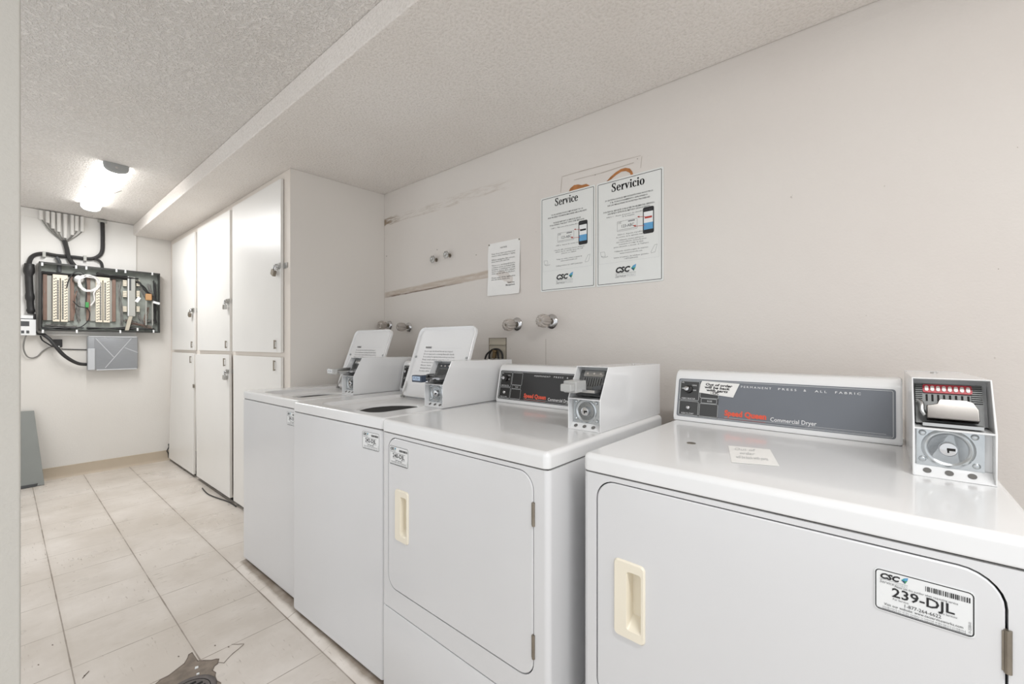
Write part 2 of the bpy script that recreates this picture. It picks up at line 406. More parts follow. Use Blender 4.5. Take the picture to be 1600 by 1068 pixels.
# torn paint and glue stains on the long wall (thin raised residue)
def wallpt(p, h=0.0): q = at_x(p[0], p[1], WX - 0.0006 - h); return q
def wallstain(name, pts, m, h=0.0008, label=None):
    a = [wallpt(p, h) for p in pts]; b = [wallpt(p, -0.0006) for p in pts]
    o = MB().loops([b, a]).build(name, m, WR, label=label); return o
wallstain('glue_stain', [(888,301),(891,294),(897,289),(903,288),(909,289),(916,287),(920,289),(925,293),(920,294),(914,292),(906,295),(898,297)], M_glue, label='brown glue smear above the left service poster')
wallstain('glue_stain', [(947,284),(954,276),(962,269),(970,264),(977,262),(984,263),(988,268),(990,274),(987,276),(984,270),(978,267),(971,268),(963,273),(955,280)], M_glue, label='brown glue arc above the right service poster')
pr = Print(lambda a, b, h: wallpt((a, b), 0.0004 + h))
for P_ in ([(878,276),(905,268),(950,256),(1001,243)], [(897,281),(940,270),(990,254)], [(1003,244),(1001,262)], [(878,277),(876,300)]):
    for i in range(len(P_)-1):
        pr.line([P_[i], P_[i+1]], 0.9 if i % 2 else 0.6, mat('scratch_grey', srgb(178, 168, 158), 0.8))
for x, y in ((930,273),(996,248),(600,375),(604,400),(744,398),(683,390),(1003,80),(930,28),(1560,420),(1432,640),(1590,230)): pr.poly([(x-.9,y),(x,y-.9),(x+.9,y),(x,y+.9)], M_oldmetal)
pr.build('wall_scratches', WR)

# ------------------------------------------------------------------ floor drain and broken tile
patch = [(243,1068),(250,1062),(262,1056),(275,1046),(288,1036),(293,1028),(295,1022),(300,1019),(309,1032),(318,1031),(330,1031),(338,1029),(342,1029),(340,1036),(335,1040),(332,1047),(337,1050),(336,1056),(339,1063),(345,1066),(352,1080),(340,1110),(300,1130),(255,1110),(235,1085)]
a = [at_z(x, y, 0.0006) for x, y in patch]
FL = bpy.data.objects['floor']
MB().loops([[p - Vector((0,0,.0012)) for p in a], a]).build('broken_tile_patch', M_concrete, FL, label='bare brown concrete where the tile has broken away')
cr = Print(lambda a, b, h: at_z(a, b, 0.0008 + h))
M_crack = mat('crack_dirt', srgb(118, 106, 96), 0.8)
cr.line(patch[:20], 1.3, M_crack)
cr.line([(341,1034),(350,1035),(356,1028),(364,1020),(373,1013),(381,1006)], 0.8, M_crack)
cr.line([(362,1006),(372,1006),(381,1005)], 0.7, M_crack)
for x, y in ((132,1055),(279,1025),(60,1038),(357,1010),(82,1007),(336,1008)): cr.poly([(x-1.6,y+.3),(x,y-1.4),(x+1.8,y),(x,y+1)], M_crack)
cr.line([(129,1059),(134,1053),(139,1048)], 1.2, M_crack)
cr.build('floor_cracks', FL)
for x, y, r, lb in ((307,1043,.006,'small white tile chip on bare concrete, farther from the drain'), (309,1053,.005,'small white tile chip on bare concrete, right beside the drain rim')):
    c0 = at_z(x, y, 0.0006); tag(MB().prism([c0+Vector((-r,-r*.6,0)), c0+Vector((r*.7,-r,0)), c0+Vector((r,r*.5,0)), c0+Vector((-r*.4,r,0))], (0,0,.003)).build('tile_chip', M_label), lb, 'debris', 'white tile chips')
dc = at_z(296, 1082, 0.0)
D = thing('floor_drain', 'round dark iron floor drain in the broken tile at the bottom left', 'drain', (dc.x, dc.y, 0))
MB().lathe([(0.0006, 0.075), (0.004, 0.074), (0.005, 0.070), (0.0045, 0.062), (0.0035, 0.058), (0.0006, 0.058)], (0,0,0), (0,0,1), 36).build('rim', M_drain, D)
gr = MB().lathe([(0.0006, 0.057), (0.003, 0.056)], (0,0,0), (0,0,1), 32)
gr.build('grate', M_drain, D)
h = MB()
for k in range(-2, 3):
    hl = math.sqrt(max(0, .045**2 - (k*.018)**2)); h.box(-hl, hl, k*.018-.005, k*.018+.005, .003, .0036)
h.build('grate_slots', M_dark, D)

# ================================================================== CEILING LIGHTS
def tube_fixture(x, y0, y1, label, watts=FIXTURE_W):
    t = thing('ceiling_light', label, 'light', (x, (y0+y1)/2, ZC), 0.0); L = (y1-y0)/2; W = 0.058
    arc = [(W*math.cos(a), -0.012 - 0.042*math.sin(a)**0.7) for a in [PI*i/16 for i in range(17)]]
    poly = [(W, 0.0)] + [(p[0], p[1]) for p in arc] + [(-W, 0.0)]
    MB().loops([[(a, yy, b) for a, b in poly] for yy in (-L+.015, L-.015)]).build('lens', M_lens, t)
    for s_ in (-1, 1):
        q = [(a*1.05, b*1.08) for a, b in poly]
        MB().loops([[(a, s_*(L-.016), b) for a, b in q], [(a, s_*(L-.002), b*1.0) for a, b in q], [(a*.86, s_*(L+.004), b*.9) for a, b in q]]).build('end_cap', M_fixcap, t)
    MB().box(-.03, .03, -L+.05, L-.05, -.012, 0).build('base_pan', M_fixcap, t)
    MB().box(-.006, .006, -L-.006, -L+.001, -.035, -.02).build('latch', M_chrome, t)
    ld = bpy.data.lights.new('tube_glow', 'AREA'); ld.shape = 'RECTANGLE'; ld.size = 0.10; ld.size_y = 2*L-.06
    ld.energy = watts; ld.color = FIXTURE_COL
    lo = bpy.data.objects.new('tube_glow', ld); col.objects.link(lo); lo.parent = t; lo.location = (0, 0, -0.068)
    return t
tube_fixture(0.462, 3.63, 4.86, 'lit white wraparound tube light on the ceiling before the end wall')
tube_fixture(0.22, -1.35, -0.12, 'lit white wraparound tube light on the ceiling above the doorway, behind the viewer', 14.5)
sc_mk = Print(lambda a, b, h: at_z(a, b, ZC - 0.0006 - h))
sc_mk.line([(132,291),(138,294),(144,295)], 1.0, M_oldmetal); sc_mk.line([(178,302),(184,300),(190,298)], 1.0, M_oldmetal)
sc_mk.build('ceiling_cracks', bpy.data.objects['ceiling'])

# ================================================================== STORAGE CABINET
C = thing('storage_cabinet', 'white built-in storage cabinet with six padlocked doors reaching the ceiling', 'cabinet', (1.09, 3.97, 0))
off = Vector((-1.09, -3.97, 0))
def P3(x, y, z): return Vector((x, y, z)) + off
FXc = 1.088
MB().prism([P3(FXc, 2.597, 0), P3(1.699, 2.552, 0), P3(1.699, 2.60, 0), P3(FXc+.03, 2.63, 0)], (0, 0, ZS-.001)).build('side_panel', M_cab_side, C)
ff = MB()
def ffb(y0, y1, z0, z1): ff.box(FXc-1.09, FXc+.02-1.09, y0-3.97, y1-3.97, z0, z1)
for y0, y1 in ((2.60, 2.70), (3.50, 3.60), (4.365, 4.485), (5.20, 5.365)): ffb(y0, y1, 0.03, ZS-.002)
for z0, z1 in ((2.13, ZS-.002), (1.06, 1.14)): 
    for y0, y1 in ((2.70, 3.50), (3.60, 4.365), (4.485, 5.20)): ffb(y0, y1, z0, z1)
ff.build('face_frame', M_cab_edge, C)
MB().box(FXc+.05-1.09, 1.695-1.09, 2.64-3.97, 5.36-3.97, .03, .045).build('bottom_board', M_dark, C)
MB().box(FXc+.005-1.09, FXc+.02-1.09, 2.60-3.97, 5.36-3.97, .0, .03).build('toe_strip', M_dark, C)
def cab_door(pts, ajar, pull, lab):
    """pts: four (Y, Z) corners; ajar: extra stand-off towards the room at each corner"""
    poly = [P3(1.068 - d, y, z) for (y, z), d in zip(pts, ajar)]
    o = MB().prism(poly, (0.018, 0, 0)).build('door', M_white_paint, C, bevel=0.0025, label=lab)
    if pull:
        y, z0, z1 = pull; xx = 1.068 - max(ajar)*.5
        b = MB()
        b.box(xx-.0115-1.09, xx-.0065-1.09, y-.005-3.97, y+.005-3.97, z0, z1)
        b.cyl(P3(xx-.008, y, z0+.006), P3(xx+.002, y, z0+.006), .004, n=8); b.cyl(P3(xx-.008, y, z1-.006), P3(xx+.002, y, z1-.006), .004, n=8)
        h_ = b.build('pull', M_oldmetal, C, bevel=.001); h_.parent = o
    return o
cab_door([(3.522, 1.112), (2.684, 1.112), (2.684, 2.165), (3.522, 2.165)], (0,0,0,0), (2.755, 1.135, 1.19), 'upper door nearest the machines, with a padlocked hasp')
cab_door([(4.384, 1.113), (3.578, 1.113), (3.578, 2.158), (4.384, 2.158)], (0,0,0,0), (3.64, 1.135, 1.19), None)
cab_door([(5.222, 1.112), (4.470, 1.112), (4.470, 2.148), (5.222, 2.148)], (0,0,0,0), (4.53, 1.135, 1.19), None)
cab_door([(3.500, 0.028), (2.684, 0.028), (2.684, 1.084), (3.500, 1.084)], (0,0,0,0), (2.765, 1.00, 1.065), None)
cab_door([(4.395, 0.030), (3.535, 0.040), (3.575, 1.088), (4.440, 1.080)], (.004,.012,.004,0), (3.66, 1.00, 1.06), 'lower middle door hanging slightly ajar and crooked')
cab_door([(5.330, 0.025), (4.470, 0.028), (4.490, 1.086), (5.230, 1.086)], (.006,.008,0,0), (4.55, 1.00, 1.06), 'lower door by the end wall, hanging crooked')
def hasp(Y, Z):
    b = MB(); b.box(1.0605-1.09, 1.0665-1.09, Y-.005-3.97, Y+.055-3.97, Z-.016, Z+.016)
    b.box(1.082-1.09, 1.087-1.09, Y-.055-3.97, Y-.006-3.97, Z-.016, Z+.016)
    b.tube([P3(1.063, Y+.03, Z+.008), P3(1.045, Y+.03, Z+.006), P3(1.045, Y+.03, Z-.006), P3(1.063, Y+.03, Z-.008)], .003, 6)
    b.build('hasp', M_steel, C)
def padlock(Y, Z, lab, m=M_steel, tilt=0.25):
    t = thing('padlock', lab, 'padlock', (1.046, Y+.03, Z-.012), 0, 'padlocks on the cabinet doors'); t.rotation_euler = (tilt, 0, 0)
    MB().tube([(0, -.013, -.014), (0, -.013, .006), (0, -.007, .015), (0, .007, .015), (0, .013, .006), (0, .013, -.014)], .0032, 8).build('shackle', M_chrome, t)
    MB().loops([[(-.009+q, a, b) for a, b in rrect(.021, .018, .006, 3, 0, -.032)] for q in (0, .018)]).build('body', m, t, bevel=.002)
def yz(px, py): q = at_x(px, py, 1.064); return q.y, q.z
for (px, py), lab, m, tl in (((436, 415), 'dark laminated padlock on the upper door nearest the machines', M_oldmetal, 0.5),
                      ((357, 470), 'steel padlock on the upper middle cabinet door', M_steel, 0.0),
                      ((302, 484), 'dark padlock on the upper door beside the end wall', M_oldmetal, 0.5),
                      ((357, 580), 'small open padlock on the lower middle cabinet door', M_steel, 0.1)):
    Y_, Z_ = yz(px, py); hasp(Y_-.01, Z_); padlock(Y_-.01, Z_, lab, m, tl)
Y_, Z_ = yz(303, 603); MB().box(1.062-1.09, 1.068-1.09, Y_-.0-3.97, Y_+.035-3.97, Z_-.015, Z_+.015).build('latch', M_oldmetal, C)
# cord on the floor under the cabinet
cp = [at_z(x, y, .005) for x, y in ((316,762),(320,767),(326,772),(338,777),(350,781),(360,785),(369,791))]
tag(MB().tube(cp, .004, 6).build('power_cord', M_cable), 'dark cord looping out on the floor under the cabinet doors', 'cord')
cp = [at_z(265,716,.004)+Vector((-.012,-.02,0)), at_y(263,708,5.34), at_y(261,704,5.34), at_y(264,698,5.34), at_y(263.5,693,5.34)]
tag(MB().tube(cp, .005, 6).build('cable_stub', M_cable), 'short black cable sticking out at the corner of end wall and cabinet', 'cable')

# ================================================================== CSC label print
def csc_logo(p, a, b, s, wk=True):
    """wordmark with a faceted leaf mark; s is the height of the capitals"""
    p.text('CSC', a, b, s*1.42, M_ink, bold=0.05, shear=0.25, width=s*2.9)
    x, y = a + s*3.15, b
    p.poly([(x, y+.55*s), (x+.45*s, y+1.05*s), (x+.5*s, y+.55*s)], M_teal, .0003)
    p.poly([(x+.45*s, y+1.05*s), (x+1.0*s, y+1.25*s), (x+.9*s, y+.7*s), (x+.5*s, y+.55*s)], M_blue, .0003)
    p.poly([(x+.5*s, y+.55*s), (x+.9*s, y+.7*s), (x+.55*s, y)], M_green, .0003)
    p.poly([(x, y+.55*s), (x+.5*s, y+.55*s), (x+.55*s, y)], M_navy, .0003)
    if wk:
        p.rect(a, b-.22*s, a+4.1*s, b-.17*s, M_greyink, .0003)
        p.text('Service', a, b-.95*s, s*.85, M_greyink, shear=0.2, width=s*2.1)
        p.text('WORKS', a+2.2*s, b-.95*s, s*.85, M_line, shear=0.2, width=s*1.8)
def id_label(parent, u0, u1, z0, z1, num, v=0.0, small=False):
    W_, H_ = u1-u0, z1-z0
    o = MB().loops([[(a, v-.0002, b) for a, b in rrect(W_/2, H_/2, .006, 4, (u0+u1)/2, (z0+z1)/2)], [(a, v-.0011, b) for a, b in rrect(W_/2, H_/2, .006, 4, (u0+u1)/2, (z0+z1)/2)]]).build('identification_label', M_label, parent, label='white sticker numbered %s-DJL with a black border' % num)
    p = Print(lambda a, b, h: (u0+a*W_, v-.0013-h, z0+b*H_))
    q = Print(lambda a, b, h: (u0+a, v-.0013-h, z0+b))
    q.frame(.0018, .0018, W_-.0018, H_-.0018, .005, .0013 if not small else .0011, M_ink)
    csc_logo(q, .006, H_-.0135, .0075, True)
    x = .055
    rr = random.Random(3)
    while x < W_-.006:
        w_ = rr.choice((.0006, .0009, .0013)); q.rect(x, H_-.0155, x+w_, H_-.0085, M_ink, .0003); x += w_ + rr.choice((.0006, .0009, .0012))
    q.text('Please use this number when requesting service', W_*.22, H_-.0225, .0042, M_midink, width=W_*.62)
    q.text(num + '-DJL', W_/2, H_-.0368, .0185, M_ink, 'CENTER', bold=.015, width=W_*.62)
    q.text('For Service:', W_*.20, H_-.0415, .0042, M_midink, width=.017)
    q.text('Para Servicio:', W_*.66, H_-.0415, .0042, M_midink, width=.018)
    q.text('1-877-264-6622', W_/2, H_-.0478, .0070, M_ink, 'CENTER', width=W_*.36)
    q.text('Visit our website: www.cscserviceworks.com', W_/2, H_-.0525, .0052, M_ink, 'CENTER', width=W_*.78)
    for k in range(2): q.text('unauthorized use of this machine or removal of this label is prohibited', W_/2, H_-.0560-k*.0026, .0030, M_greyink, 'CENTER', width=W_*.82, res=1)
    q.rect(.003, .0030, W_-.003, .0036, M_ink, .0002)
    q.text('01-25300-01', W_-.004, .006, .004, M_greyink, rot=PI/2, width=.015)
    pp = q.build('printing', o)

# ================================================================== MACHINES
def slab(u0, u1, v0, v1, z0, z1, rc, re, hole=None, mi=0):
    """top cap with rounded corners and a soft top edge; hole: list of extra inner loops"""
    cx, cy, hw, hh = (u0+u1)/2, (v0+v1)/2, (u1-u0)/2, (v1-v0)/2
    L = [[(a, b, z0) for a, b in rrect(hw-.004, hh-.004, rc, 5, cx, cy)]]
    L.append([(a, b, z0) for a, b in rrect(hw-.001, hh-.001, rc, 5, cx, cy)])
    L.append([(a, b, z0+.003) for a, b in rrect(hw, hh, rc, 5, cx, cy)])
    for k in range(0, 5):
        q = PI/2*k/4; d = re*(1-math.cos(q)); L.append([(a, b, z1-re+re*math.sin(q)) for a, b in rrect(hw-d, hh-d, max(rc-d, .002), 5, cx, cy)])
    m = MB()
    if hole: m.loops(L + hole, True, False, mi)
    else: m.loops(L, True, True, mi)
    return m
def machine_root(kind, label, ox, oy, deg):
    return thing(kind, label, 'washing machine' if kind == 'washing_machine' else 'dryer', (ox, oy, 0.012), -PI/2 - R(deg))
ZB = -0.012   # machine parts are drawn in floor heights; the root stands on the lip
def machine_console(t, W, body_m, film_main, kind, W_end=0.556):
    prof = [(.557, .915), (.556, .925), (.582, 1.050), (.586, 1.060), (.594, 1.070), (.606, 1.076), (.640, 1.077), (.66, 1.070), (.662, .915)]
    L = []
    for u, ins in ((.001, .004), (.002, .001), (.005, 0), (W_end-.005, 0), (W_end-.002, .001), (W_end, .004)):
        cx, cz = .61, .99
        L.append([(u, cx + (v-cx)*(1-ins*8), cz + (z-cz)*(1-ins*8)) for v, z in prof])
    o = MB().loops(L).build('control_console', body_m, t, smooth=50, wn=True)
    # film frame on the sloped face
    e = Vector((0, .582-.556, 1.050-.925)); Ls = e.length; e.normalize(); nrm = Vector((0, -e.z, e.y))
    f0 = Vector((0, .556, .925))
    def F(a, b, h): return f0 + Vector((a, 0, 0)) + e*b + nrm*(.0006+h)
    a0, a1, b0, b1 = .012, W_end-.012, .004, Ls-.001
    MB().loops([[F(a, b, -.0004) for a, b in rrect((a1-a0)/2, (b1-b0)/2, .006, 3, (a0+a1)/2, (b0+b1)/2)], [F(a, b, .0006) for a, b in rrect((a1-a0)/2, (b1-b0)/2, .006, 3, (a0+a1)/2, (b0+b1)/2)]]).build('console_panel', film_main, o)
    p = Print(lambda a, b, h: F(a, b, .0009+h))
    p.rect(.018, .008, .137, Ls-.010, M_panelctl if film_main is not M_paneldark else M_paneldark)
    p.frame(.017, .007, W_end-.017, Ls-.005, .004, .0013, M_line, .0002)
    p.frame(.019, .010, .078, .054, .003, .0011, M_line, .0003); p.frame(.019, .058, .078, Ls-.009, .003, .0011, M_line, .0003)
    p.frame(.082, .010, .136, .050, .003, .0011, M_line, .0003); p.frame(.082, .068, .136, Ls-.009, .003, .0011, M_line, .0003)
    p.frame(.086, .052, .132, .066, .003, .0010, M_line, .0003); p.text('IN USE', .104, .0565, .007, M_whiteink, width=.014)
    p.text('PUSH TO START', .046, .0125, .0062, M_whiteink, 'CENTER', width=.038)
    p.text('FABRIC SELECTOR' if kind == 'dryer' else 'WATER TEMP', .046, .0605, .0062, M_whiteink, 'CENTER', width=.042)
    p.text('NORMAL', .055, .104, .0060, M_whiteink, width=.015); p.text('PERM', .057, .088, .0060, M_whiteink, width=.011); p.text('DEL', .022, .112, .006, M_whiteink, width=.008)
    p.text('Speed Queen', .156, .020, .0225, M_redink, bold=.05, width=.112)
    p.text('Commercial Dryer' if kind == 'dryer' else 'Commercial Washer', .277, .0165, .0165, M_whiteink, width=.108, bold=.006)
    p.rect(.156, .0135, W_end-.030, .0143, M_line, .0002)
    p.rect(.156, .0107, .266, .0112, M_redink, .0002); p.rect(.36, .0100, W_end-.02, .0104, M_line, .0002)
    x = .197
    for wd_ in ('PERMANENT', 'PRESS', '&', 'ALL', 'FABRIC'):
        n_ = len(wd_); p.text(wd_, x, Ls-.020, .0085, M_whiteink, width=(n_*.0088) if n_ > 1 else .006, space=1.5); x += n_*.0088 + .017
    p.build('printing', o)
    k1 = MB().lathe([(0, .013), (.010, .0115), (.011, .010)], F(.046, .092, 0), nrm, 24)
    ko = k1.build('selector_knob', M_paneldark, o)
    kk = MB(); kc = F(.042, .093, .0115); kk.lathe([(0, .0075), (.004, .007), (.005, .005)], kc, nrm, 16)
    kk.prism([kc+Vector((-.016,0,0))+nrm*.0, kc+e*.004+nrm*.0, kc-e*.004], nrm*.004)
    kk.build('knob_pointer', M_chrome, ko)
    MB().lathe([(0, .0075), (.003, .0072), (.006, .0055), (.0075, .003)], F(.047, .033, 0), nrm, 18).build('start_button', M_chrome, o)
    return o

def coin_box(t, kind, U0=.562):
    """open-fronted coin meter case; kind: closed / clear / blue / white (state of the coin slide)"""
    W_ = .106; U1 = U0+W_; v0 = .268; vb = .70; z0 = .9145; zm = 1.004; z1 = 1.096; vs_ = .316
    th = .0022
    side = [(v0, z0), (v0, zm), (vs_, z1), (vb, z1-.004), (vb, z0)]
    b = MB()
    b.prism([(U0, v, z) for v, z in side], (th, 0, 0)); b.prism([(U1-th, v, z) for v, z in side], (th, 0, 0))
    b.prism([(U0+th, vs_, z1), (U0+th, vb, z1-.004), (U0+th, vb, z1-.004-th), (U0+th, vs_, z1-th)], (W_-2*th, 0, 0))
    b.box(U0+th, U1-th, v0, vb, z0, z0+th)
    b.box(U0+th, U1-th, v0, v0+.070, zm-.002, zm+.0012)
    b.box(U0+th, U1-th, vb-th, vb, z0+th, z1-.008)
    o = b.build('coin_meter_case', M_enamel, t, bevel=.0008, seg=2, label='white coin box case with open stepped front')
    # rolled front rim
    r = MB()
    rim = [(U0+.001, v0, z0+.001), (U1-.001, v0, z0+.001), (U1-.001, v0, zm), (U1-.001, vs_, z1-.001), (U0+.001, vs_, z1-.001), (U0+.001, v0, zm), (U0+.001, v0, z0+.001)]
    r.tube(rim, .0017, 8, smooth=0); r.tube([(U0, v0, zm), (U1, v0, zm)], .0015, 8, smooth=0)
    r.build('case_rim', M_enamel, o)
    # screw on the top
    MB().lathe([(0, .007), (.002, .0065), (.003, .004)], (U0+.05, .60, z1-.004), (0, 0, 1), 14).build('top_lock', M_steel, o)
    # lower: lock plate
    pv = v0+.020
    pl = MB(); pl.prism([(U0+.006, pv, z0+.017), (U1-.012, pv, z0+.017), (U1-.012, pv, zm-.004), (U0+.006, pv, zm-.004)], (0, .002, 0))
    
    uc, zc = U0+.048, (z0+zm)/2+.008
    pl.lathe([(0, .036), (.002, .034), (.003, .031), (.001, .027), (-.006, .022), (-.010, .020)], (uc, pv, zc), (0, -1, 0), 40)
    for du, dz in ((-.034, .026), (.034, .026), (-.034, -.024), (.036, -.026)):
        pl.lathe([(0, .0055), (.002, .005), (.0035, .003)], (uc+du, pv, zc+dz), (0, -1, 0), 14)
    lp = pl.build('lock_plate', M_zinc, o, smooth=40)
    MB().lathe([(-.008, .021), (-.003, .021), (-.004, .0165), (-.008, .0165)], (uc, pv, zc), (0, -1, 0), 30).build('lock_ring', M_oldmetal, lp)
    ck = MB().lathe([(-.006, .0130), (.006, .0130), (.008, .0115), (.0085, .0085)], (uc, pv, zc), (0, -1, 0), 28)
    ck.build('lock_cylinder', M_chrome, lp)
    MB().box(uc-.002, uc+.009, pv-.0095, pv-.0085, zc-.002, zc+.0025).box(uc-.0015, uc+.001, pv-.0095, pv-.0085, zc-.006, zc-.001).build('keyhole', M_dark, lp)
    sh = MB(); sh.prism([(U0+th, v0+.001, z0+th), (U1-th, v0+.001, z0+th), (U1-th, pv+.001, z0+.017), (U0+th, pv+.001, z0+.017)], (0, .001, .0008))
    sh.build('drip_ledge', M_enamel, o)
    hl = MB()
    for k in range(3): hl.lathe([(0, .0058), (.0006, .0058)], (U0+.020+k*.029, v0+.0095, z0+.0098), (0, -.62, .78), 16)
    hl.build('ledge_holes', M_shadowgap, o)
    ln = MB(); ln.prism([(U0+th, pv+.004, z0+.004), (U1-th, pv+.004, z0+.004), (U1-th, pv+.004, zm-.003), (U0+th, pv+.004, zm-.003)], (0, .002, 0))
    ln.prism([(U0+th, v0+.062, zm+.003), (U1-th, v0+.062, zm+.003), (U1-th, v0+.092, z1-.004), (U0+th, v0+.092, z1-.004)], (0, .002, 0))
    ln.build('case_liner', M_enamel, o)
    # upper: chrome head
    hv = v0+.044; sl = Vector((0, (vs_-v0), z1-zm)).normalized()
    base = Vector((U0+.006, hv-.012, zm+.006))
    hd = MB(); w2 = W_-.016
    A = base; B_ = base+Vector((w2, 0, 0)); top = sl*.082
    hd.prism([A, B_, B_+top, A+top], (0, .02, 0))
    fin = Vector((0, -sl.z, sl.y))
    for k in range(9):
        q = sl*(.046+k*.0042)
        for ua, ub in ((0, .010), (w2-.014, w2)):
            hd.prism([A+Vector((ua, 0, 0))+q, A+Vector((ub, 0, 0))+q, A+Vector((ub, 0, 0))+q+sl*.002, A+Vector((ua, 0, 0))+q+sl*.002], fin*.003)
    hdo = hd.build('coin_head', M_head, o)
    def H(a, b, h): return A + Vector((a, 0, 0)) + sl*b + fin*h
    if kind == 'closed':
        MB().loops([[H(a, b, .0005) for a, b in rrect(.0335, .0085, .003, 3, w2/2-.001, .0715)], [H(a, b, .003) for a, b in rrect(.0335, .0085, .003, 3, w2/2-.001, .0715)]]).build('slot_plate', M_redpad, hdo)
        for k in range(8):
            a_ = w2/2-.001 + (k-3.5)*.0080
            MB().loops([[H(a, b, .0032) for a, b in rrect(.0029, .0058, .0029, 6, a_, .0715)], [H(a, b, .0044) for a, b in rrect(.0025, .0054, .0025, 6, a_, .0715)]]).build('coin_slot', M_coin, hdo)
            MB().box(0, .0028, 0, .0002, 0, .014).xf(Matrix.Translation(H(a_-.0014, .046, .0009)) @ Matrix.Rotation(-math.atan2(sl.y, sl.z), 4, 'X')).build('slot_groove', M_dark, hdo)
        # chrome slide block standing proud
        blk = [(.014, .004), (.082, .004), (.082, .026), (.076, .040), (.066, .044), (.032, .044), (.028, .034), (.022, .032), (.014, .030)]
        MB().prism([H(a, b, .006) for a, b in blk], fin*.014).build('coin_slide', M_slide, hdo, bevel=.0015)
        MB().tube([H(.012, .012, .012), H(.008, .020, .014), H(.008, .036, .012), H(.003, .045, .006)], .0035, 8).build('slide_bracket', M_steel, hdo)
        MB().box(U0+.014, U1-.014, v0+.010, v0+.030, zm+.004, zm+.010).build('slide_tray', M_steel, hdo)
    else:
        MB().loops([[H(a, b, .0005) for a, b in rrect(.034, .009, .002, 3, w2/2, .0715)], [H(a, b, .002) for a, b in rrect(.034, .009, .002, 3, w2/2, .0715)]]).build('slot_plate', M_steel if kind != 'blue' else M_greydark, hdo)
        sg = MB()
        for k in range(8): sg.box(0, .0020, 0, .0002, 0, .022).xf(Matrix.Identity(4)) if False else None
        for k in range(8):
            a_ = w2/2 + (k-3.5)*.0078; c_ = [H(a_-.0009, .030, .0012), H(a_+.0009, .030, .0012), H(a_+.0009, .058, .0012), H(a_-.0009, .058, .0012)]
            sg.prism(c_, fin*.0004)
        sg.build('slot_grooves', M_dark, hdo)
        for k in range(3): MB().lathe([(0, .0035), (.002, .003)], H(w2/2+(k-1)*.022, .0715, .002), fin, 12).build('rivet', M_coin, hdo)
        zs = zm+.024
        ext = {'clear': .055, 'blue': .085, 'white': .095}[kind]
        um = U0+.050
        tr = MB(); tr.box(U0+.012, U1-.016, v0-.004, v0+.036, zs-.004, zs+.004); tr.box(U0+.012, U0+.016, v0-.004, v0+.036, zs+.004, zs+.016)
        tr.build('slide_tray', M_chrome, hdo)
        MB().prism([H(.050, .004, .003), H(.080, .004, .003), H(.088, .034, .003), H(.058, .026, .003)], fin*.010).build('slide_guard', M_greydark, hdo, bevel=.001)
        if kind == 'clear':
            s_ = MB().box(U0+.006, U0+.050, v0-ext+.018, v0+.020, zs-.004, zs+.030).build('coin_slide', M_plastic_clear, hdo, bevel=.004, seg=3)
            MB().box(U0+.010, U0+.046, v0-ext-.004, v0-ext+.020, zs+.001, zs+.022).build('slide_grip', M_plastic_clear, s_, bevel=.004, seg=3)
        else:
            s_ = MB(); s_.box(U0+.018, U0+.070, v0-ext+.03, v0+.03, zs-.001, zs+.004); s_.box(U0+.018, U0+.022, v0-ext+.03, v0+.03, zs+.004, zs+.014)
            s_ = s_.box(U0+.026, U0+.064, v0-ext+.045, v0-.01, zs-.012, zs-.001).build('coin_slide', M_chrome if kind == 'blue' else M_steel, hdo, bevel=.001)
            g = MB().box(U0+.016, U0+.072, v0-ext+.006, v0-ext+.031, zs-.010, zs+.016).build('slide_grip', M_bluetag if kind == 'blue' else M_plastic_clear, s_, bevel=.003, seg=3)
            pq = Print(lambda a, b, h: (U0+.022+a, v0-ext+.0055-h, zs-.003+b))
            pq.rect(0, 0, .044, .015, M_tagtext if kind == 'blue' else M_label)
            pq.text('PUSH', .022, .003, .013, M_bluetag, 'CENTER', width=.032)
            pq.build('grip_print', g)
    return o

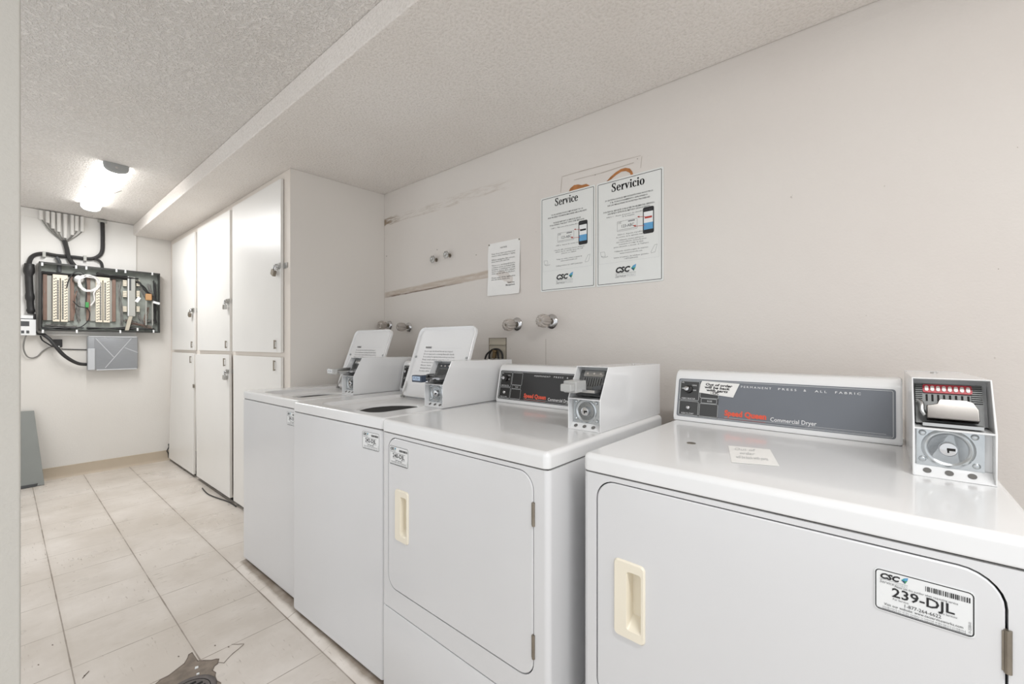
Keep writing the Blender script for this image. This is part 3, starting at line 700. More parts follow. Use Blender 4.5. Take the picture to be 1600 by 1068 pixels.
def washer(label, ox, oy, deg, W, num, slide, U0=.550, lw=.40, hx=.353):
    t = machine_root('washing_machine', label, ox, oy, deg)
    D_ = .68
    cx, cy = W/2, D_/2
    L = [[(a, b, z) for a, b in rrect(W/2-d, D_/2-d, .012, 4, cx, cy)] for z, d in ((.022, .005), (.026, .001), (.032, 0), (.866, 0), (.869, .002), (.871, .005))]
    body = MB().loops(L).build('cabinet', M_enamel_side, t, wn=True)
    # soft seam shadow line
    MB().box(.006, W-.006, .006, D_-.006, .8695, .8755).build('top_seam', M_shadowgap, t)
    # top with lid well and tub opening
    uc, vc = W/2+.01, .262; hw, hh = .205, .215
    ho = [[(a, b, .9135) for a, b in rrect(hw+.006, hh+.006, .055, 5, uc, vc)], [(a, b, .911) for a, b in rrect(hw+.001, hh+.001, .05, 5, uc, vc)],
          [(a, b, .9005) for a, b in rrect(hw-.004, hh-.004, .047, 5, uc, vc)], [(a, b, .8965) for a, b in rrect(hw-.014, hh-.014, .043, 5, uc, vc)],
          [(a, b, .8890) for a, b in rrect(.146, .146, .145, 5, uc+.012, vc-.005)], [(a, b, .885) for a, b in rrect(.138, .138, .137, 5, uc+.012, vc-.005)], [(a, b, .877) for a, b in rrect(.134, .134, .133, 5, uc+.012, vc-.005)]]
    slab(0, W, 0, D_, .875, .914, .014, .010, ho).build('top', M_enamel, t, smooth=50, wn=True)
    MB().loops([[(a, b, z) for a, b in rrect(r_, r_, r_-.001, 5, uc+.012, vc-.005)] for r_, z in ((.1345, .879), (.150, .80), (.150, .55))], True, False).build('tub', M_dark, t)
    # open lid leaning back on the console
    ll = .362
    lr = MB()
    o_ = [[(a, b, 0) for a, b in rrect(lw/2, ll/2, .035, 6, 0, ll/2)], [(a, b, .012) for a, b in rrect(lw/2, ll/2, .035, 6, 0, ll/2)],
          [(a, b, .015) for a, b in rrect(lw/2-.003, ll/2-.003, .032, 6, 0, ll/2)], [(a, b, .0135) for a, b in rrect(lw/2-.009, ll/2-.009, .028, 6, 0, ll/2)], [(a, b, .005) for a, b in rrect(lw/2-.016, ll/2-.016, .024, 6, 0, ll/2)]]
    lr.loops(o_, True, True)
    e = Vector((0, .125, .339)).normalized(); n_ = Vector((0, -e.z, e.y))
    hinge = Vector((hx, .462, .906))
    Mx = Matrix((( 1, e.x, n_.x, hinge.x), (0, e.y, n_.y, hinge.y), (0, e.z, n_.z, hinge.z), (0, 0, 0, 1)))
    lr.xf(Mx); lid = lr.build('lid', M_enamel, t, label='white lid standing open against the console', smooth=50, wn=True)
    def LF(a, b, h): return Mx @ Vector((a, b, .0052+h))
    p = Print(LF)
    p.text('WARNING', -.125, .250, .015, M_ink, width=.045, bold=.02)
    rr = random.Random(5)
    p.rect(-.078, .252, .13, .2527, M_line)
    for k, s_ in enumerate(('Do not open the lid until the tub has stopped.', 'Do not wash items containing flammable liquids.', 'Do not overload. Loosely load clothes to the top row of holes.', 'Keep small children away from the washer.', 'Do not reach into the machine if the tub is moving.', 'Never leave the lid open while in use.', 'Add detergent before loading the clothes.', 'For service call the number on the front label.')):
        p.text(s_, -.125, .232-k*.0145, .0105, M_midink, width=.12+rr.random()*.13, res=1)
    for k in range(2): p.text('WARM        COLD        DELICATE', -.125, .100-k*.018, .0095, M_greyink, width=.2, res=1)
    p.build('printing', lid)
    for s_ in (-1, 1):
        b_ = MB(); b_.lathe([(0, .006), (.004, .0055), (.006, .003)], Mx @ Vector((s_*(lw/2-.022), .205, .006)), n_, 12); b_.build('bumper', M_fixcap, lid)
    hg = MB(); hg.tube([Mx @ Vector((-lw/2+.01, .075, .010)), Mx @ Vector((-lw/2+.014, .02, .014)), hinge+Vector((-lw/2+.015, -.022, .003))], .003, 6); hg.cyl(hinge+Vector((-lw/2+.003, -.012, .002)), hinge+Vector((-lw/2+.025, -.012, .002)), .006, n=10)
    hg.build('lid_hinge', M_steel, lid)
    machine_console(t, W, M_enamel, M_paneldark, 'washer', U0-.002)
    coin_box(t, slide, U0)
    for u_ in (.02, W-.06): MB().box(u_, u_+.04, .02, .06, .012, .024).build('foot', M_dark, t)
    id_label(t, .532, .634, .795, .858, num, small=True)
    for ch in t.children: ch.location.z = ZB
    return t

def dryer(label, ox, oy, deg, num, slide, film, lab_u, lab_z, zoff=0.0):
    t = machine_root('clothes_dryer', label, ox, oy, deg)
    W, D_ = .683, .69
    z0, z1 = .302, .871
    # shell: sides, back and top of the cabinet (open at the front), lower panel
    m = MB()
    pts = rrect(W/2, D_/2, .014, 4, W/2, D_/2)
    front = [p for p in pts if p[1] < .0001 + 0]           # the two straight-front corner ends
    n = len(pts); L0 = [(a, b, z0) for a, b in pts]; L1 = [(a, b, z1) for a, b in pts]
    vs_ = L0 + L1; fs = []
    for i in range(n):
        j = (i+1) % n
        if pts[i][1] < 1e-5 and pts[j][1] < 1e-5: continue
        fs.append((i, j, n+j, n+i))
    fs.append(tuple(n+i for i in range(n)))
    m.add(vs_, fs)
    ua, ub = .014, W-.014
    # front ring around the door
    dcx, dcz, dhw, dhh = .338, .615, .303, .246
    k = 7
    ring = rrect(dhw, dhh, .045, k, dcx, dcz)
    corners = [(ub, z1), (ua, z1), (ua, z0), (ub, z0)]
    outer = []
    for q in range(4): outer += [corners[q]]*(k+1)
    vo = [(a, 0, b) for a, b in outer]; vi = [(a, 0, b) for a, b in ring]; vd = [(a, .030, b) for a, b in ring]
    nn = len(ring); fr = []
    for i in range(nn):
        j = (i+1) % nn
        if outer[i] == outer[j]: fr.append((i, nn+j, nn+i))
        else: fr.append((i, j, nn+j, nn+i))
    m.add(vo+vi, fr); m.loops([vi, vd], False, False)
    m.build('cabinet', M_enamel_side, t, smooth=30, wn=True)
    MB().loops([[(a, .028, b) for a, b in rrect(dhw+.004, dhh+.004, .048, 6, dcx, dcz)], [(a, .031, b) for a, b in rrect(dhw+.004, dhh+.004, .048, 6, dcx, dcz)]]).build('door_gasket', M_shadowgap, t)
    # lower panel, slightly proud with a rounded top lip
    lp = [(.0, .026), (-.001, .030), (-.001, .290), (.0005, .2965), (.005, .2990)]
    lo = MB(); L = [[(a, b, z) for a, b in rrect(W/2-d, D_/2-d, .012, 4, W/2, D_/2)] for z, d in ((.022, .005), (.026, .001), (.032, 0), (.292, 0), (.297, .002), (.299, .006))]
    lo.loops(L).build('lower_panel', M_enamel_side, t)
    MB().box(.006, W-.006, .007, D_-.006, .297, .305).build('panel_seam', M_shadowgap, t)
    MB().box(.005, W-.005, .006, D_-.006, .8695, .8755).build('top_seam', M_shadowgap, t)
    slab(0, W, -.003, D_, .875, .914, .016, .013).build('top', M_enamel, t, smooth=50, wn=True)
    # door with a hole for the pull
    hx, hz, hhw, hhh = .1155, .618, .035, .082
    g = .0028
    o1 = rrect(dhw-g, dhh-g, .045-g, k, dcx, dcz); o2 = rrect(dhw-g-.002, dhh-g-.002, .043-g, k, dcx, dcz); hi = rrect(hhw-.004, hhh-.004, .010, k, hx, hz)
    d = MB().loops([[(a, .009, b) for a, b in hi], [(a, .009, b) for a, b in o1], [(a, .001, b) for a, b in o1], [(a, -.001, b) for a, b in o2], [(a, -.001, b) for a, b in hi], [(a, .009, b) for a, b in hi]], False, False)
    door = d.build('door', M_enamel_side, t, smooth=30)
    # recessed pull
    h = MB(); O = lambda w_, h_, r_, v_, cx_=hx, cz_=hz: [(a, v_, b) for a, b in rrect(w_, h_, r_, 5, cx_, cz_)]
    h.loops([O(hhw, hhh, .010, -.0009), O(hhw, hhh, .010, -.003), O(hhw-.0025, hhh-.0025, .008, -.0062),
             O(.0165, .062, .006, -.0058, hx+.011, hz), O(.0150, .060, .005, -.003, hx+.011, hz), O(.0140, .048, .004, .024, hx+.010, hz+.006)], False, True)
    h.build('handle', M_cream, door, smooth=50)
    for zz in (.763, .452):
        b = MB(); b.cyl((dcx+dhw-.0005, -.0015, zz-.028), (dcx+dhw-.0005, -.0015, zz+.028), .0038, n=12)
        b.box(dcx+dhw-.006, dcx+dhw+.001, -.002, .002, zz-.026, zz+.026)
        b.build('hinge', M_oldmetal, t)
    machine_console(t, W, M_enamel, film, 'dryer')
    coin_box(t, slide)
    for u_ in (.02, W-.06): MB().box(u_, u_+.04, .02, .06, .012, .024).build('foot', M_dark, t)
    id_label(t, lab_u, lab_u+.103, lab_z, lab_z+.062, num, v=-.0010)
    for ch in t.children: ch.location.z = ZB
    return t

washer('white coin washer farthest back, lid open, beside the storage cabinet', .822, 2.545, -.8, .638, '241', 'white', .532, .38, .335)
washer('white coin washer numbered 242-DJL with open lid, between the far washer and a dryer', .800, 1.885, -1.3, .651, '242', 'blue')
d3 = dryer('white coin dryer numbered 240-DJL with black control panel, its cream handle at left', .808, 1.226, 1.3, '240', 'clear', M_paneldark, .046, .773)
d4 = dryer('white coin dryer numbered 239-DJL with grey control panel and taped note, nearest', .852, .488, 2.0, '239', 'closed', M_panelgrey, .509, .766)

# note taped on the console of the nearest dryer
e = Vector((0, .026, .125)).normalized(); nrm = Vector((0, -e.z, e.y))
Md = d4.matrix_basis.copy(); 
def m4(u, v, z): return Md @ Vector((u, v, z + ZB))
f0 = Vector((0, .556, .925))
def NF(a, b, h):
    q = f0 + Vector((a, 0, 0)) + e*b + nrm*(.0022+h); return m4(q.x, q.y, q.z)
N = thing('taped_note', 'handwritten out of order note taped on the grey dryer control panel', 'note', NF(.12, .09, 0), 0)
Ni = Matrix.Translation(-Vector(N.location))
npts = [(.079, .084), (.178, .076), (.194, .119), (.086, .122), (.081, .110)]
nb = MB().loops([[NF(a, b, 0) for a, b in npts], [NF(a, b, .0009) for a, b in npts]]); nb.xf(Ni); nb.build('sheet', M_paper, N)
p = Print(lambda a, b, h: Ni @ NF(a, b, .0011+h))
for s_, a, b, w_ in (('Out of order', .096, .1085, .078), ('will be back', .094, .0995, .074), ('with parts', .100, .0905, .062), ('- CSC', .112, .0825, .026)):
    x = a
    p.text(s_, a, b, .0105, M_ink, width=w_, shear=.18, bold=.035, rot=-.03)
p.build('handwriting', N)
# faded sheet lying on the nearest dryer top
s1 = [at_z(x, y, .9146) for x, y in ((1138,696),(1203,702),(1218,728),(1143,722))]
NP = thing('paper_note', 'faded white paper slip lying flat on top of the nearest dryer', 'note', s1[0])
Ni2 = Matrix.Translation(-s1[0]); b_ = MB().loops([s1, [q+Vector((0,0,.0006)) for q in s1]]); b_.xf(Ni2); b_.build('sheet', M_paper, NP)
A_, B_, C_ = s1[3], s1[2], s1[0]
p = Print(lambda a, b, h: Ni2 @ (A_ + (B_-A_)*a + (C_-A_)*b + Vector((0, 0, .0009+h))))
for k, s_ in enumerate(('Out of', 'order', 'will be back with parts')): p.text(s_, .12+.1*(k%2), .72-k*.24, .22, M_line, width=(.5, .35, .7)[k], shear=.2)
p.build('handwriting', NP)
hc = at_z(1080, 692, .9142)
tag(MB().lathe([(0, .0105), (.0008, .0105)], hc, (0,0,1), 20).build('rust_spot', M_oldmetal), 'small dark oval mark on top of the nearest dryer', 'mark')

# ================================================================== POSTERS (long wall)
def wallframe(Yl, Zb, X=WX):
    return lambda a, b, h: (X - h, Yl - a, Zb + b)
def serif(p, word, cx, b, hgt, width, m):
    """bold bookish serif lettering drawn from bands and slabs; hgt is the capital height"""
    adv = {'S': .64, 'e': .56, 'r': .47, 'v': .60, 'i': .34, 'c': .52, 'o': .62}
    tot = sum(adv[c] for c in word); k = width/tot; x0 = cx - width/2
    def band(ox, oy, rx, ry, ix, iy, a0, a1, dx=0, n=18):
        pts = []
        for i in range(n+1):
            a = R(a0+(a1-a0)*i/n); pts.append((ox+rx*math.cos(a), oy+ry*math.sin(a), ox+dx+ix*math.cos(a), oy+iy*math.sin(a)))
        for q, w_ in zip(pts, pts[1:]): P_([(q[0], q[1]), (w_[0], w_[1]), (w_[2], w_[3]), (q[2], q[3])])
    def P_(pts):
        for o_ in (-.0007, 0, .0007): p.poly([(x0 + x*k + o_, b + y*hgt) for x, y in pts], m, .0003)
    for c in word:
        w0 = x0
        if c == 'S':
            band(.29, .745, .23, .265, .11, .205, 40, 180); band(.29, .755, .23, .255, .115, .16, 180, 262)
            band(.29, .255, .25, .255, .125, .16, 98, 0, 0); band(.29, .255, .25, .270, .125, .215, 0, -140)
            P_([(.19, .52), (.30, .50), (.40, .48), (.39, .62), (.28, .60)]); P_([(.46, .70), (.50, .70), (.50, .99), (.46, .99)]); P_([(.04, .02), (.08, .02), (.08, .33), (.04, .33)])
        elif c in 'eoc':
            if c == 'o': band(.30, .33, .27, .35, .135, .30, 0, 360)
            elif c == 'e':
                band(.28, .33, .25, .35, .125, .30, 0, 325); P_([(.12, .34), (.53, .34), (.53, .41), (.12, .41)])
            else:
                band(.28, .33, .25, .35, .115, .30, 45, 320); P_([(.36, .47), (.47, .44), (.47, .58), (.38, .62)])
        elif c in 'ri':
            P_([(.10, 0), (.23, 0), (.23, .66), (.10, .62)]); P_([(.03, 0), (.31, 0), (.31, .05), (.03, .05)]); P_([(.02, .58), (.14, .58), (.14, .64), (.02, .61)])
            if c == 'i': band(.165, .86, .085, .095, .0, .0, 0, 360)
            else: P_([(.23, .48), (.32, .66), (.44, .67), (.46, .52), (.36, .52), (.23, .38)])
        elif c == 'v':
            P_([(.05, .66), (.20, .66), (.34, .16), (.27, -.02)]); P_([(.27, -.02), (.34, .16), (.49, .66), (.545, .66)][:2] + [(.545, .66), (.475, .66)]); P_([(.0, .61), (.24, .61), (.24, .66), (.0, .66)]); P_([(.40, .61), (.59, .61), (.59, .66), (.40, .66)])
        x0 += adv[c]*k
def poster(label, Yl, Zb, Wd, Hh, es):
    t = thing('service_poster', label, 'poster', (WX, Yl, Zb), -PI/2, 'service posters side by side')
    F = lambda a, b, h: (a, -h, b)
    MB().loops([[F(a, b, .0004) for a, b in rrect(Wd/2, Hh/2, .006, 4, Wd/2, Hh/2)], [F(a, b, .0028) for a, b in rrect(Wd/2, Hh/2, .006, 4, Wd/2, Hh/2)]]).build('board', M_poster, t)
    p = Print(lambda a, b, h: F(a, b, .0031+h))
    p.frame(.008, .008, Wd-.008, Hh-.008, .004, .0022, M_ink)
    cx = Wd/2
    serif(p, 'Servicio' if es else 'Service', cx-.002, Hh*.885, .037, .150 if es else .128, M_ink)
    if es:
        L = [(.805, 'SU SATISFACCION ES IMPORTANTE PARA NOSOTROS', .215, 1), (.780, 'Y EL FUNCIONAMIENTO APROPIADO', .170, 1), (.755, 'DE LAS MAQUINAS ES NUESTRA PRIORIDAD', .190, 1),
             (.697, 'POR FAVOR, REPORTE CUALQUIER PROBLEMA DEL SERVICIO,', .230, 1), (.675, 'SIGUIENDO ESTE FACIL METODO DE DOS PASOS:', .190, 1), (.645, 'PASO 1 - Anote el numero de identificacion del', .200, 0), (.628, 'de la maquina', .055, 0),
             (.462, 'PASO 2 - Reporte el problema', .120, 0), (.440, 'de servicio de la siguiente manera:', .135, 0), (.412, 'Utilizando nuestra aplicacion', .110, 0), (.392, 'CSC ServiceWorks, Service Request', .135, 0), (.372, 'escaneando el codigo de abajo', .11, 0), (.350, 'para ubicarlo e iniciar el Tablero', .155, 0),
             (.310, 'Utilizando nuestra pagina de internet', .150, 0), (.288, 'www.cscserviceworks.com', .10, 0), (.252, 'Llame al numero de telefono gratuito', .155, 0), (.232, '1-877-264-6622', .06, 0)]
    else:
        L = [(.790, 'YOUR SATISFACTION IS IMPORTANT TO US', .175, 1), (.765, 'AND PROPERLY WORKING MACHINES ARE A PRIORITY', .215, 1),
             (.705, 'PLEASE REPORT A SERVICE ISSUE', .150, 1), (.682, 'FOLLOWING THE EASY TWO STEP METHOD', .190, 1), (.650, 'STEP 1 - Take note of the machine ID number', .175, 0),
             (.462, 'STEP 2 - Report the service issue by:', .145, 0), (.415, 'Using the QR code below (Service Request)', .165, 0), (.395, 'which can be quickly done via cell', .150, 0), (.375, 'phone or tablet', .080, 0),
             (.318, 'Using our online service request at', .140, 0), (.298, 'www.cscserviceworks.com', .09, 0), (.250, 'Calling toll free at 1-877-264-6622', .145, 0)]
    for fb, s_, w_, bd in L: p.text(s_, cx + (.012 if fb < .5 else 0), Hh*fb, .0088 if bd else .0078, M_ink if bd else M_midink, 'CENTER', width=w_, bold=.012 if bd else 0, res=1)
    yb, yt = Hh*.215, Hh*.665
    p.line([(.014, yt-.02), (.014, yb), (Wd-.018, yb), (Wd-.018, yt+.02)], .0007, M_line)
    # machine label drawing
    p.frame(.100, Hh*.500, .190, Hh*.592, .003, .0010, M_greyink)
    p.text('CSC', .103, Hh*.572, .010, M_midink, width=.016, shear=.2); p.text('123-ABC', .118, Hh*.530, .018, M_midink, width=.055)
    p.rect(.104, Hh*.510, .186, Hh*.513, M_greyink)
    p.rect(.150, Hh*.575, .180, Hh*.585, M_greyink)
    # phone
    px0 = .215
    p.poly(rrect(.0235, .055, .007, 3, px0+.0235, Hh*.555), M_ink, .0001)
    p.rect(px0+.004, Hh*.555-.038, px0+.043, Hh*.555+.036, M_label, .0003)
    p.rect(px0+.004, Hh*.555-.038, px0+.043, Hh*.555-.010, M_blue, .0005)
    p.rect(px0+.008, Hh*.555+.008, px0+.039, Hh*.555+.016, M_redline if es else M_ink, .0005)
    p.line([(.196, Hh*.600), (.225, Hh*.590)], .0016, M_redline, .0006); p.poly([(.190, Hh*.602), (.200, Hh*.608), (.200, Hh*.592)], M_redline, .0006)
    p.line([(.182, Hh*.520), (.225, Hh*.512)], .0016, M_redline, .0006); p.poly([(.172, Hh*.530), (.186, Hh*.532), (.182, Hh*.514)], M_redline, .0006)
    # laptop and hand-held drawings
    p.line([(.020, Hh*.330), (.024, Hh*.290), (.044, Hh*.286), (.040, Hh*.328)], .0009, M_greyink, 0, True); p.line([(.024, Hh*.288), (.034, Hh*.275), (.056, Hh*.280)], .0012, M_midink)
    p.line([(Wd-.052, Hh*.265), (Wd-.036, Hh*.325), (Wd-.026, Hh*.328), (Wd-.034, Hh*.262), (Wd-.050, Hh*.256)], .0009, M_greyink, 0, True)
    csc_logo(p, cx-.060, Hh*.115, .023)
    p.build('printing', t)
    for a, b in ((.005, Hh-.006), (Wd-.005, Hh-.006), (.006, .006), (Wd-.005, .005)): pass
    return t
poster('white plastic sign headed Service, left of the pair on the long wall', 1.210, 1.421, .301, .462, False)
poster('white plastic sign headed Servicio, right of the pair on the long wall', .903, 1.420, .301, .462, True)
t = thing('paper_notice', 'curling typed paper notice pinned beside the service posters, signed Management', 'notice', (WX, 1.563, 1.427), -PI/2)
g = MB(); nx, nz = 8, 10; vs_ = []
for j in range(nz+1):
    for i in range(nx+1):
        a, b = i/nx, j/nz
        curl = .009*(1-b)*(abs(a-.5)*2)**3 + .004*math.sin(b*9+a*3)*(1-b) + .0015
        vs_.append((a*.222 + .003*math.sin(b*7)*(1-a), -curl, b*.285))
fs = [(j*(nx+1)+i, j*(nx+1)+i+1, (j+1)*(nx+1)+i+1, (j+1)*(nx+1)+i) for j in range(nz) for i in range(nx)]
g.add(vs_, fs); sh = g.build('sheet', M_paper, t, smooth=60)
so = sh.modifiers.new('thickness', 'SOLIDIFY'); so.thickness = .0004
def NF2(a, b, h):
    A_, B_ = a/.222, b/.285
    return (a, -(.009*(1-B_)*(abs(A_-.5)*2)**3 + .004*math.sin(B_*9+A_*3)*(1-B_) + .0034) - h, b)
p = Print(NF2)
p.text('NOTICE', .111, .250, .0105, M_midink, 'CENTER', width=.045)
for b, s_ in ((.222, 'Please do not leave items from your'), (.211, 'machine when washing or drying.'), (.190, 'When using the lint screen,'), (.180, 'please clean it after each load.'), (.160, 'There is no smoking allowed in'), (.149, 'common areas, including halls,'), (.138, 'laundry or parking lot, with'), (.127, 'items in hand. Also, please'), (.116, 'clean up any spills on the floor.'), (.093, 'Please shut off the lights when'), (.083, 'you are done, thank you.')):
    p.text(s_, .026, b, .0095, M_ink, width=.165 - .04*(b in (.180, .083)), res=1)
p.text('Thank You,', .135, .060, .0098, M_ink, width=.050, bold=.01); p.text('Management', .125, .047, .0098, M_ink, width=.062, bold=.01)
p.build('printing', t)
for a in (.006, .216):
    MB().lathe([(0, .0045), (.002, .004), (.003, .002)], (a, -.002, .279), (0, -1, 0), 12).build('pin', M_oldmetal, t)

# ================================================================== FAUCETS
def faucet(px, py, label, s=1.0, droop=0.0, knob=True):
    q = at_x(px, py, WX)
    t = thing('faucet_valve', label, 'faucet', q, 0, 'faucet valves on the long wall')
    MB().lathe([(0, .036*s), (.004, .036*s), (.010, .031*s), (.016, .018*s)], (-.0005, 0, 0), (-1, 0, 0), 28).build('escutcheon', M_chrome, t)
    ax = Vector((-1, 0, -droop)).normalized()
    MB().lathe([(0, .014*s), (.020*s, .013*s), (.022*s, .018*s), (.030*s, .018*s), (.033*s, .012*s)], (-.010, 0, 0), ax, 18).build('stem', M_oldmetal, t)
    kb = MB().lathe([(.026*s, .016*s), (.030*s, .027*s), (.042*s, .032*s), (.062*s, .0335*s), (.082*s, .030*s), (.090*s, .023*s), (.091*s, .012*s), (.086*s, .006*s)], (-.010, 0, 0), ax, 60, flute=12, fl=.13)
    kb.build('knob', M_acrylic, t, smooth=50)
    MB().lathe([(.028*s, .008*s), (.080*s, .008*s), (.087*s, .006*s)], (-.010, 0, 0), ax, 12).build('knob_screw', M_oldmetal, t)
    return t
faucet(862, 502, 'clear acrylic faucet knob on the wall below the left service poster', 1.0)
faucet(808, 506, 'clear acrylic faucet knob below the paper notice, its flange loose', .95, .12)
faucet(639, 511, 'acrylic faucet knob with chrome flange above the open lid of the middle washer', .85)
faucet(609, 508, 'acrylic faucet knob nearest the cabinet, behind the far washer lid', .85)
for (px, py), lab in (((703, 399), 'small round metal shutoff handle on the wall, right and higher of the two'), ((682, 406), 'small round metal shutoff handle on the wall, left and lower of the two')):
    q = at_x(px, py, WX)
    t = thing('shutoff_valve', lab, 'valve', q, 0, 'small shutoff handles')
    MB().lathe([(0, .012), (.003, .012), (.004, .006), (.028, .006)], (-.0005, 0, 0), (-1, 0, 0), 16).build('stem', M_oldmetal, t)
    MB().lathe([(.024, .008), (.026, .021), (.030, .024), (.035, .022), (.037, .010), (.034, .005)], (-.0005, 0, 0), (-1, 0, 0), 32, flute=8, fl=.22).build('handle', M_steel, t, smooth=50)
# recessed washer outlet box with hoses
q = at_x(777, 560, WX)
t = thing('washer_outlet_box', 'recessed washer hookup box in the wall with dark hoses', 'outlet box', (WX, 1.56, 1.02), -PI/2)
b = MB()
for a0, a1, b0, b1 in ((0, .004, 0, .178), (.122, .126, 0, .178), (0, .126, .174, .178), (0, .126, 0, .004)): b.box(a0, a1, -.003, -.0002, b0, b1)
b.build('frame', M_oldmetal, t)
MB().box(.004, .122, -.0012, -.0004, .004, .174).build('back_plate', M_outlet, t)
MB().box(.003, .123, -.010, -.0008, .140, .146).build('lip', M_outlet, t)
b = MB()
for pts in ([(.02,-.006,.02),(.012,-.012,.075),(.03,-.016,.108),(.062,-.018,.118),(.09,-.014,.112),(.104,-.008,.085),(.10,-.006,.02)], [(.05,-.008,.01),(.055,-.016,.06),(.05,-.018,.09),(.066,-.016,.112)], [(-.01,-.016,-.02),(-.012,-.02,.05),(.005,-.024,.088),(.04,-.022,.112)], [(.08,-.008,.01),(.082,-.012,.06),(.075,-.015,.105)]):
    b.tube(pts, .005, 8, smooth=5)
b.build('hose', M_cable, t)
b = MB(); b.lathe([(0, .010), (.03, .010), (.034, .014), (.044, .014)], (.05, -.016, .070), (.2, 0, 1), 14); b.build('shutoff', M_brass, t)

# ================================================================== END WALL EQUIPMENT
def E(px, py, off): return at_y(px, py, YE - off)
# painted plywood backer
board = MB().box(-.35, .822, YE-.013, YE-.0005, 1.235, 2.306)
struct(board.build('trim_1', M_board))
struct(MB().box(-.35, .10+.14, YE-.020, YE-.013, 2.232, 2.306).build('trim_2', M_board, bevel=.001))
Pn = thing('wiring_panel', 'open shallow telephone wiring box full of terminal blocks on the end wall', 'electrical panel', (.572, YE-.013, 1.28))
Pi = Matrix.Translation(-Vector(Pn.location))
def pb(mb, name, m, parent=None, **k): mb.xf(Pi); return mb.build(name, m, parent or Pn, **k)
X0, X1, Z0, Z1 = .197, .985, 1.278, 1.858; F0, F1 = YE-.0135, YE-.095
pb(MB().box(X0, X1, F0-.004, F0, Z0, Z1), 'backboard', M_backboard)
b = MB(); b.box(X0, X1, F1, F0-.004, Z1-.004, Z1); b.box(X0, X1, F1, F0-.004, Z0, Z0+.004); b.box(X0, X0+.004, F1, F0-.004, Z0+.004, Z1-.004); b.box(X1-.004, X1, F1, F0-.004, Z0+.004, Z1-.004)
b.box(X0, X1, F1, F1+.002, Z1-.016, Z1-.004); b.box(X0, X1, F1, F1+.002, Z0+.004, Z0+.012); b.box(X0+.004, X0+.012, F1, F1+.002, Z0+.012, Z1-.016); b.box(X1-.012, X1-.004, F1, F1+.002, Z0+.012, Z1-.016)
pb(b, 'box_frame', M_tray)
def ex(px, py, off=.02): q = at_y(px, py, F0-off); return q.x, q.z
for (x0p, x1p, y0p, y1p) in ((67, 116, 427, 503), (135, 181, 431, 504)):
    xa, zt = ex(x0p, y0p, .03); xb, zb = ex(x1p, y1p, .03)
    zt -= .0; w_ = xb - xa
    rails = MB()
    for r0, r1 in ((0, .13), (.87, 1.0)): rails.box(xa+w_*r0, xa+w_*r1, F0-.030, F0-.004, zb+.01, zt-.005)
    ro = pb(rails, 'mounting_rail', M_brownrail, bevel=.002)
    fl = MB(); fl.box(xa+w_*.13, xa+w_*.34, F0-.018, F0-.004, zb+.01, zt-.01); fl.box(xa+w_*.76, xa+w_*.87, F0-.018, F0-.004, zb+.01, zt-.01); pb(fl, 'rail_web', M_blockgrey)
    ca, cb = xa+w_*.30, xa+w_*.78
    blk = MB(); mid = (ca+cb)/2
    blk.box(ca, mid-.003, F0-.050, F0-.018, zb, zt-.012); blk.box(mid+.003, cb, F0-.050, F0-.018, zb, zt-.020); blk.box(ca, cb, F0-.046, F0-.018, zt-.03, zt)
    bo = pb(blk, 'terminal_block', M_blockcream, bevel=.002)
    hl = MB(); n_ = 15
    for k in range(n_):
        zz = zb+.02 + k*(zt-zb-.06)/(n_-1)
        for fx_, sh_ in ((.06, 0), (.18, .5), (.86, 0), (.97, .5)):
            uu = ca+.004+(cb-ca-.008)*fx_*1.0; hl.cyl((uu, F0-.0505, zz+sh_*.012), (uu, F0-.0512, zz+sh_*.012), .0042, n=8)
    pb(hl, 'screw_holes', M_tray, bo)
    for sl_ in (.34, .66):
        s_ = MB()
        for k in range(24):
            zz = zb+.02+k*(zt-zb-.065)/24; uu = ca+(cb-ca)*sl_; s_.box(uu-.006, uu+.006, F0-.0515, F0-.0500, zz, zz+(zt-zb)/24*.6)
        pb(s_, 'contact_strip', M_greydark, bo)
# grey splice modules
xa, zt = ex(199, 432, .04); xb, zb = ex(211, 494, .04)
b = MB().box(xa, xb, F0-.055, F0-.02, zb, zt); mo = pb(b, 'splice_module', M_blockgrey, bevel=.002)
pb(MB().box(xa+.012, xa+.024, F0-.057, F0-.055, zt-.13, zt-.01), 'module_slot', M_greydark, mo)
pb(MB().box(xa+.001, xa+.008, F0-.060, F0-.055, zb, zt), 'module_rib', M_label, mo)
for y0p, y1p in ((437, 447), (454, 464), (478, 487)):
    for x0p, x1p in ((192, 198), (213, 218)):
        x_a, z_t = ex(x0p, y0p, .03); x_b, z_b = ex(x1p, y1p, .03)
        b = MB()
        for k in range(4): zz = z_b+(z_t-z_b)*k/4; b.box(x_a, x_b, F0-.04, F0-.01, zz+.001, zz+(z_t-z_b)/4-.002)
        pb(b, 'connector_stack', M_blockcream)
x_a, z_t = ex(203, 494, .05); x_b, z_b = ex(198, 516, .05)
pb(MB().prism([(x_a-.010, F0-.06, z_t), (x_a+.018, F0-.06, z_t), (x_b+.014, F0-.06, z_b), (x_b-.014, F0-.06, z_b)], (0, .012, 0)), 'loose_connector', M_outlet, bevel=.001)
for xp in (228, 238):
    x_, z_t = ex(xp, 470, .04); _, z_b = ex(xp, 508, .04)
    pb(MB().box(x_-.004, x_+.004, F0-.05, F0-.035, z_b, z_t), 'guide_post', M_blockgrey)
x_, z_ = ex(232, 464, .05)
pb(MB().box(x_-.024, x_+.024, F0-.07, F0-.04, z_-.032, z_+.032), 'tan_plug', M_tan, bevel=.008, seg=3)
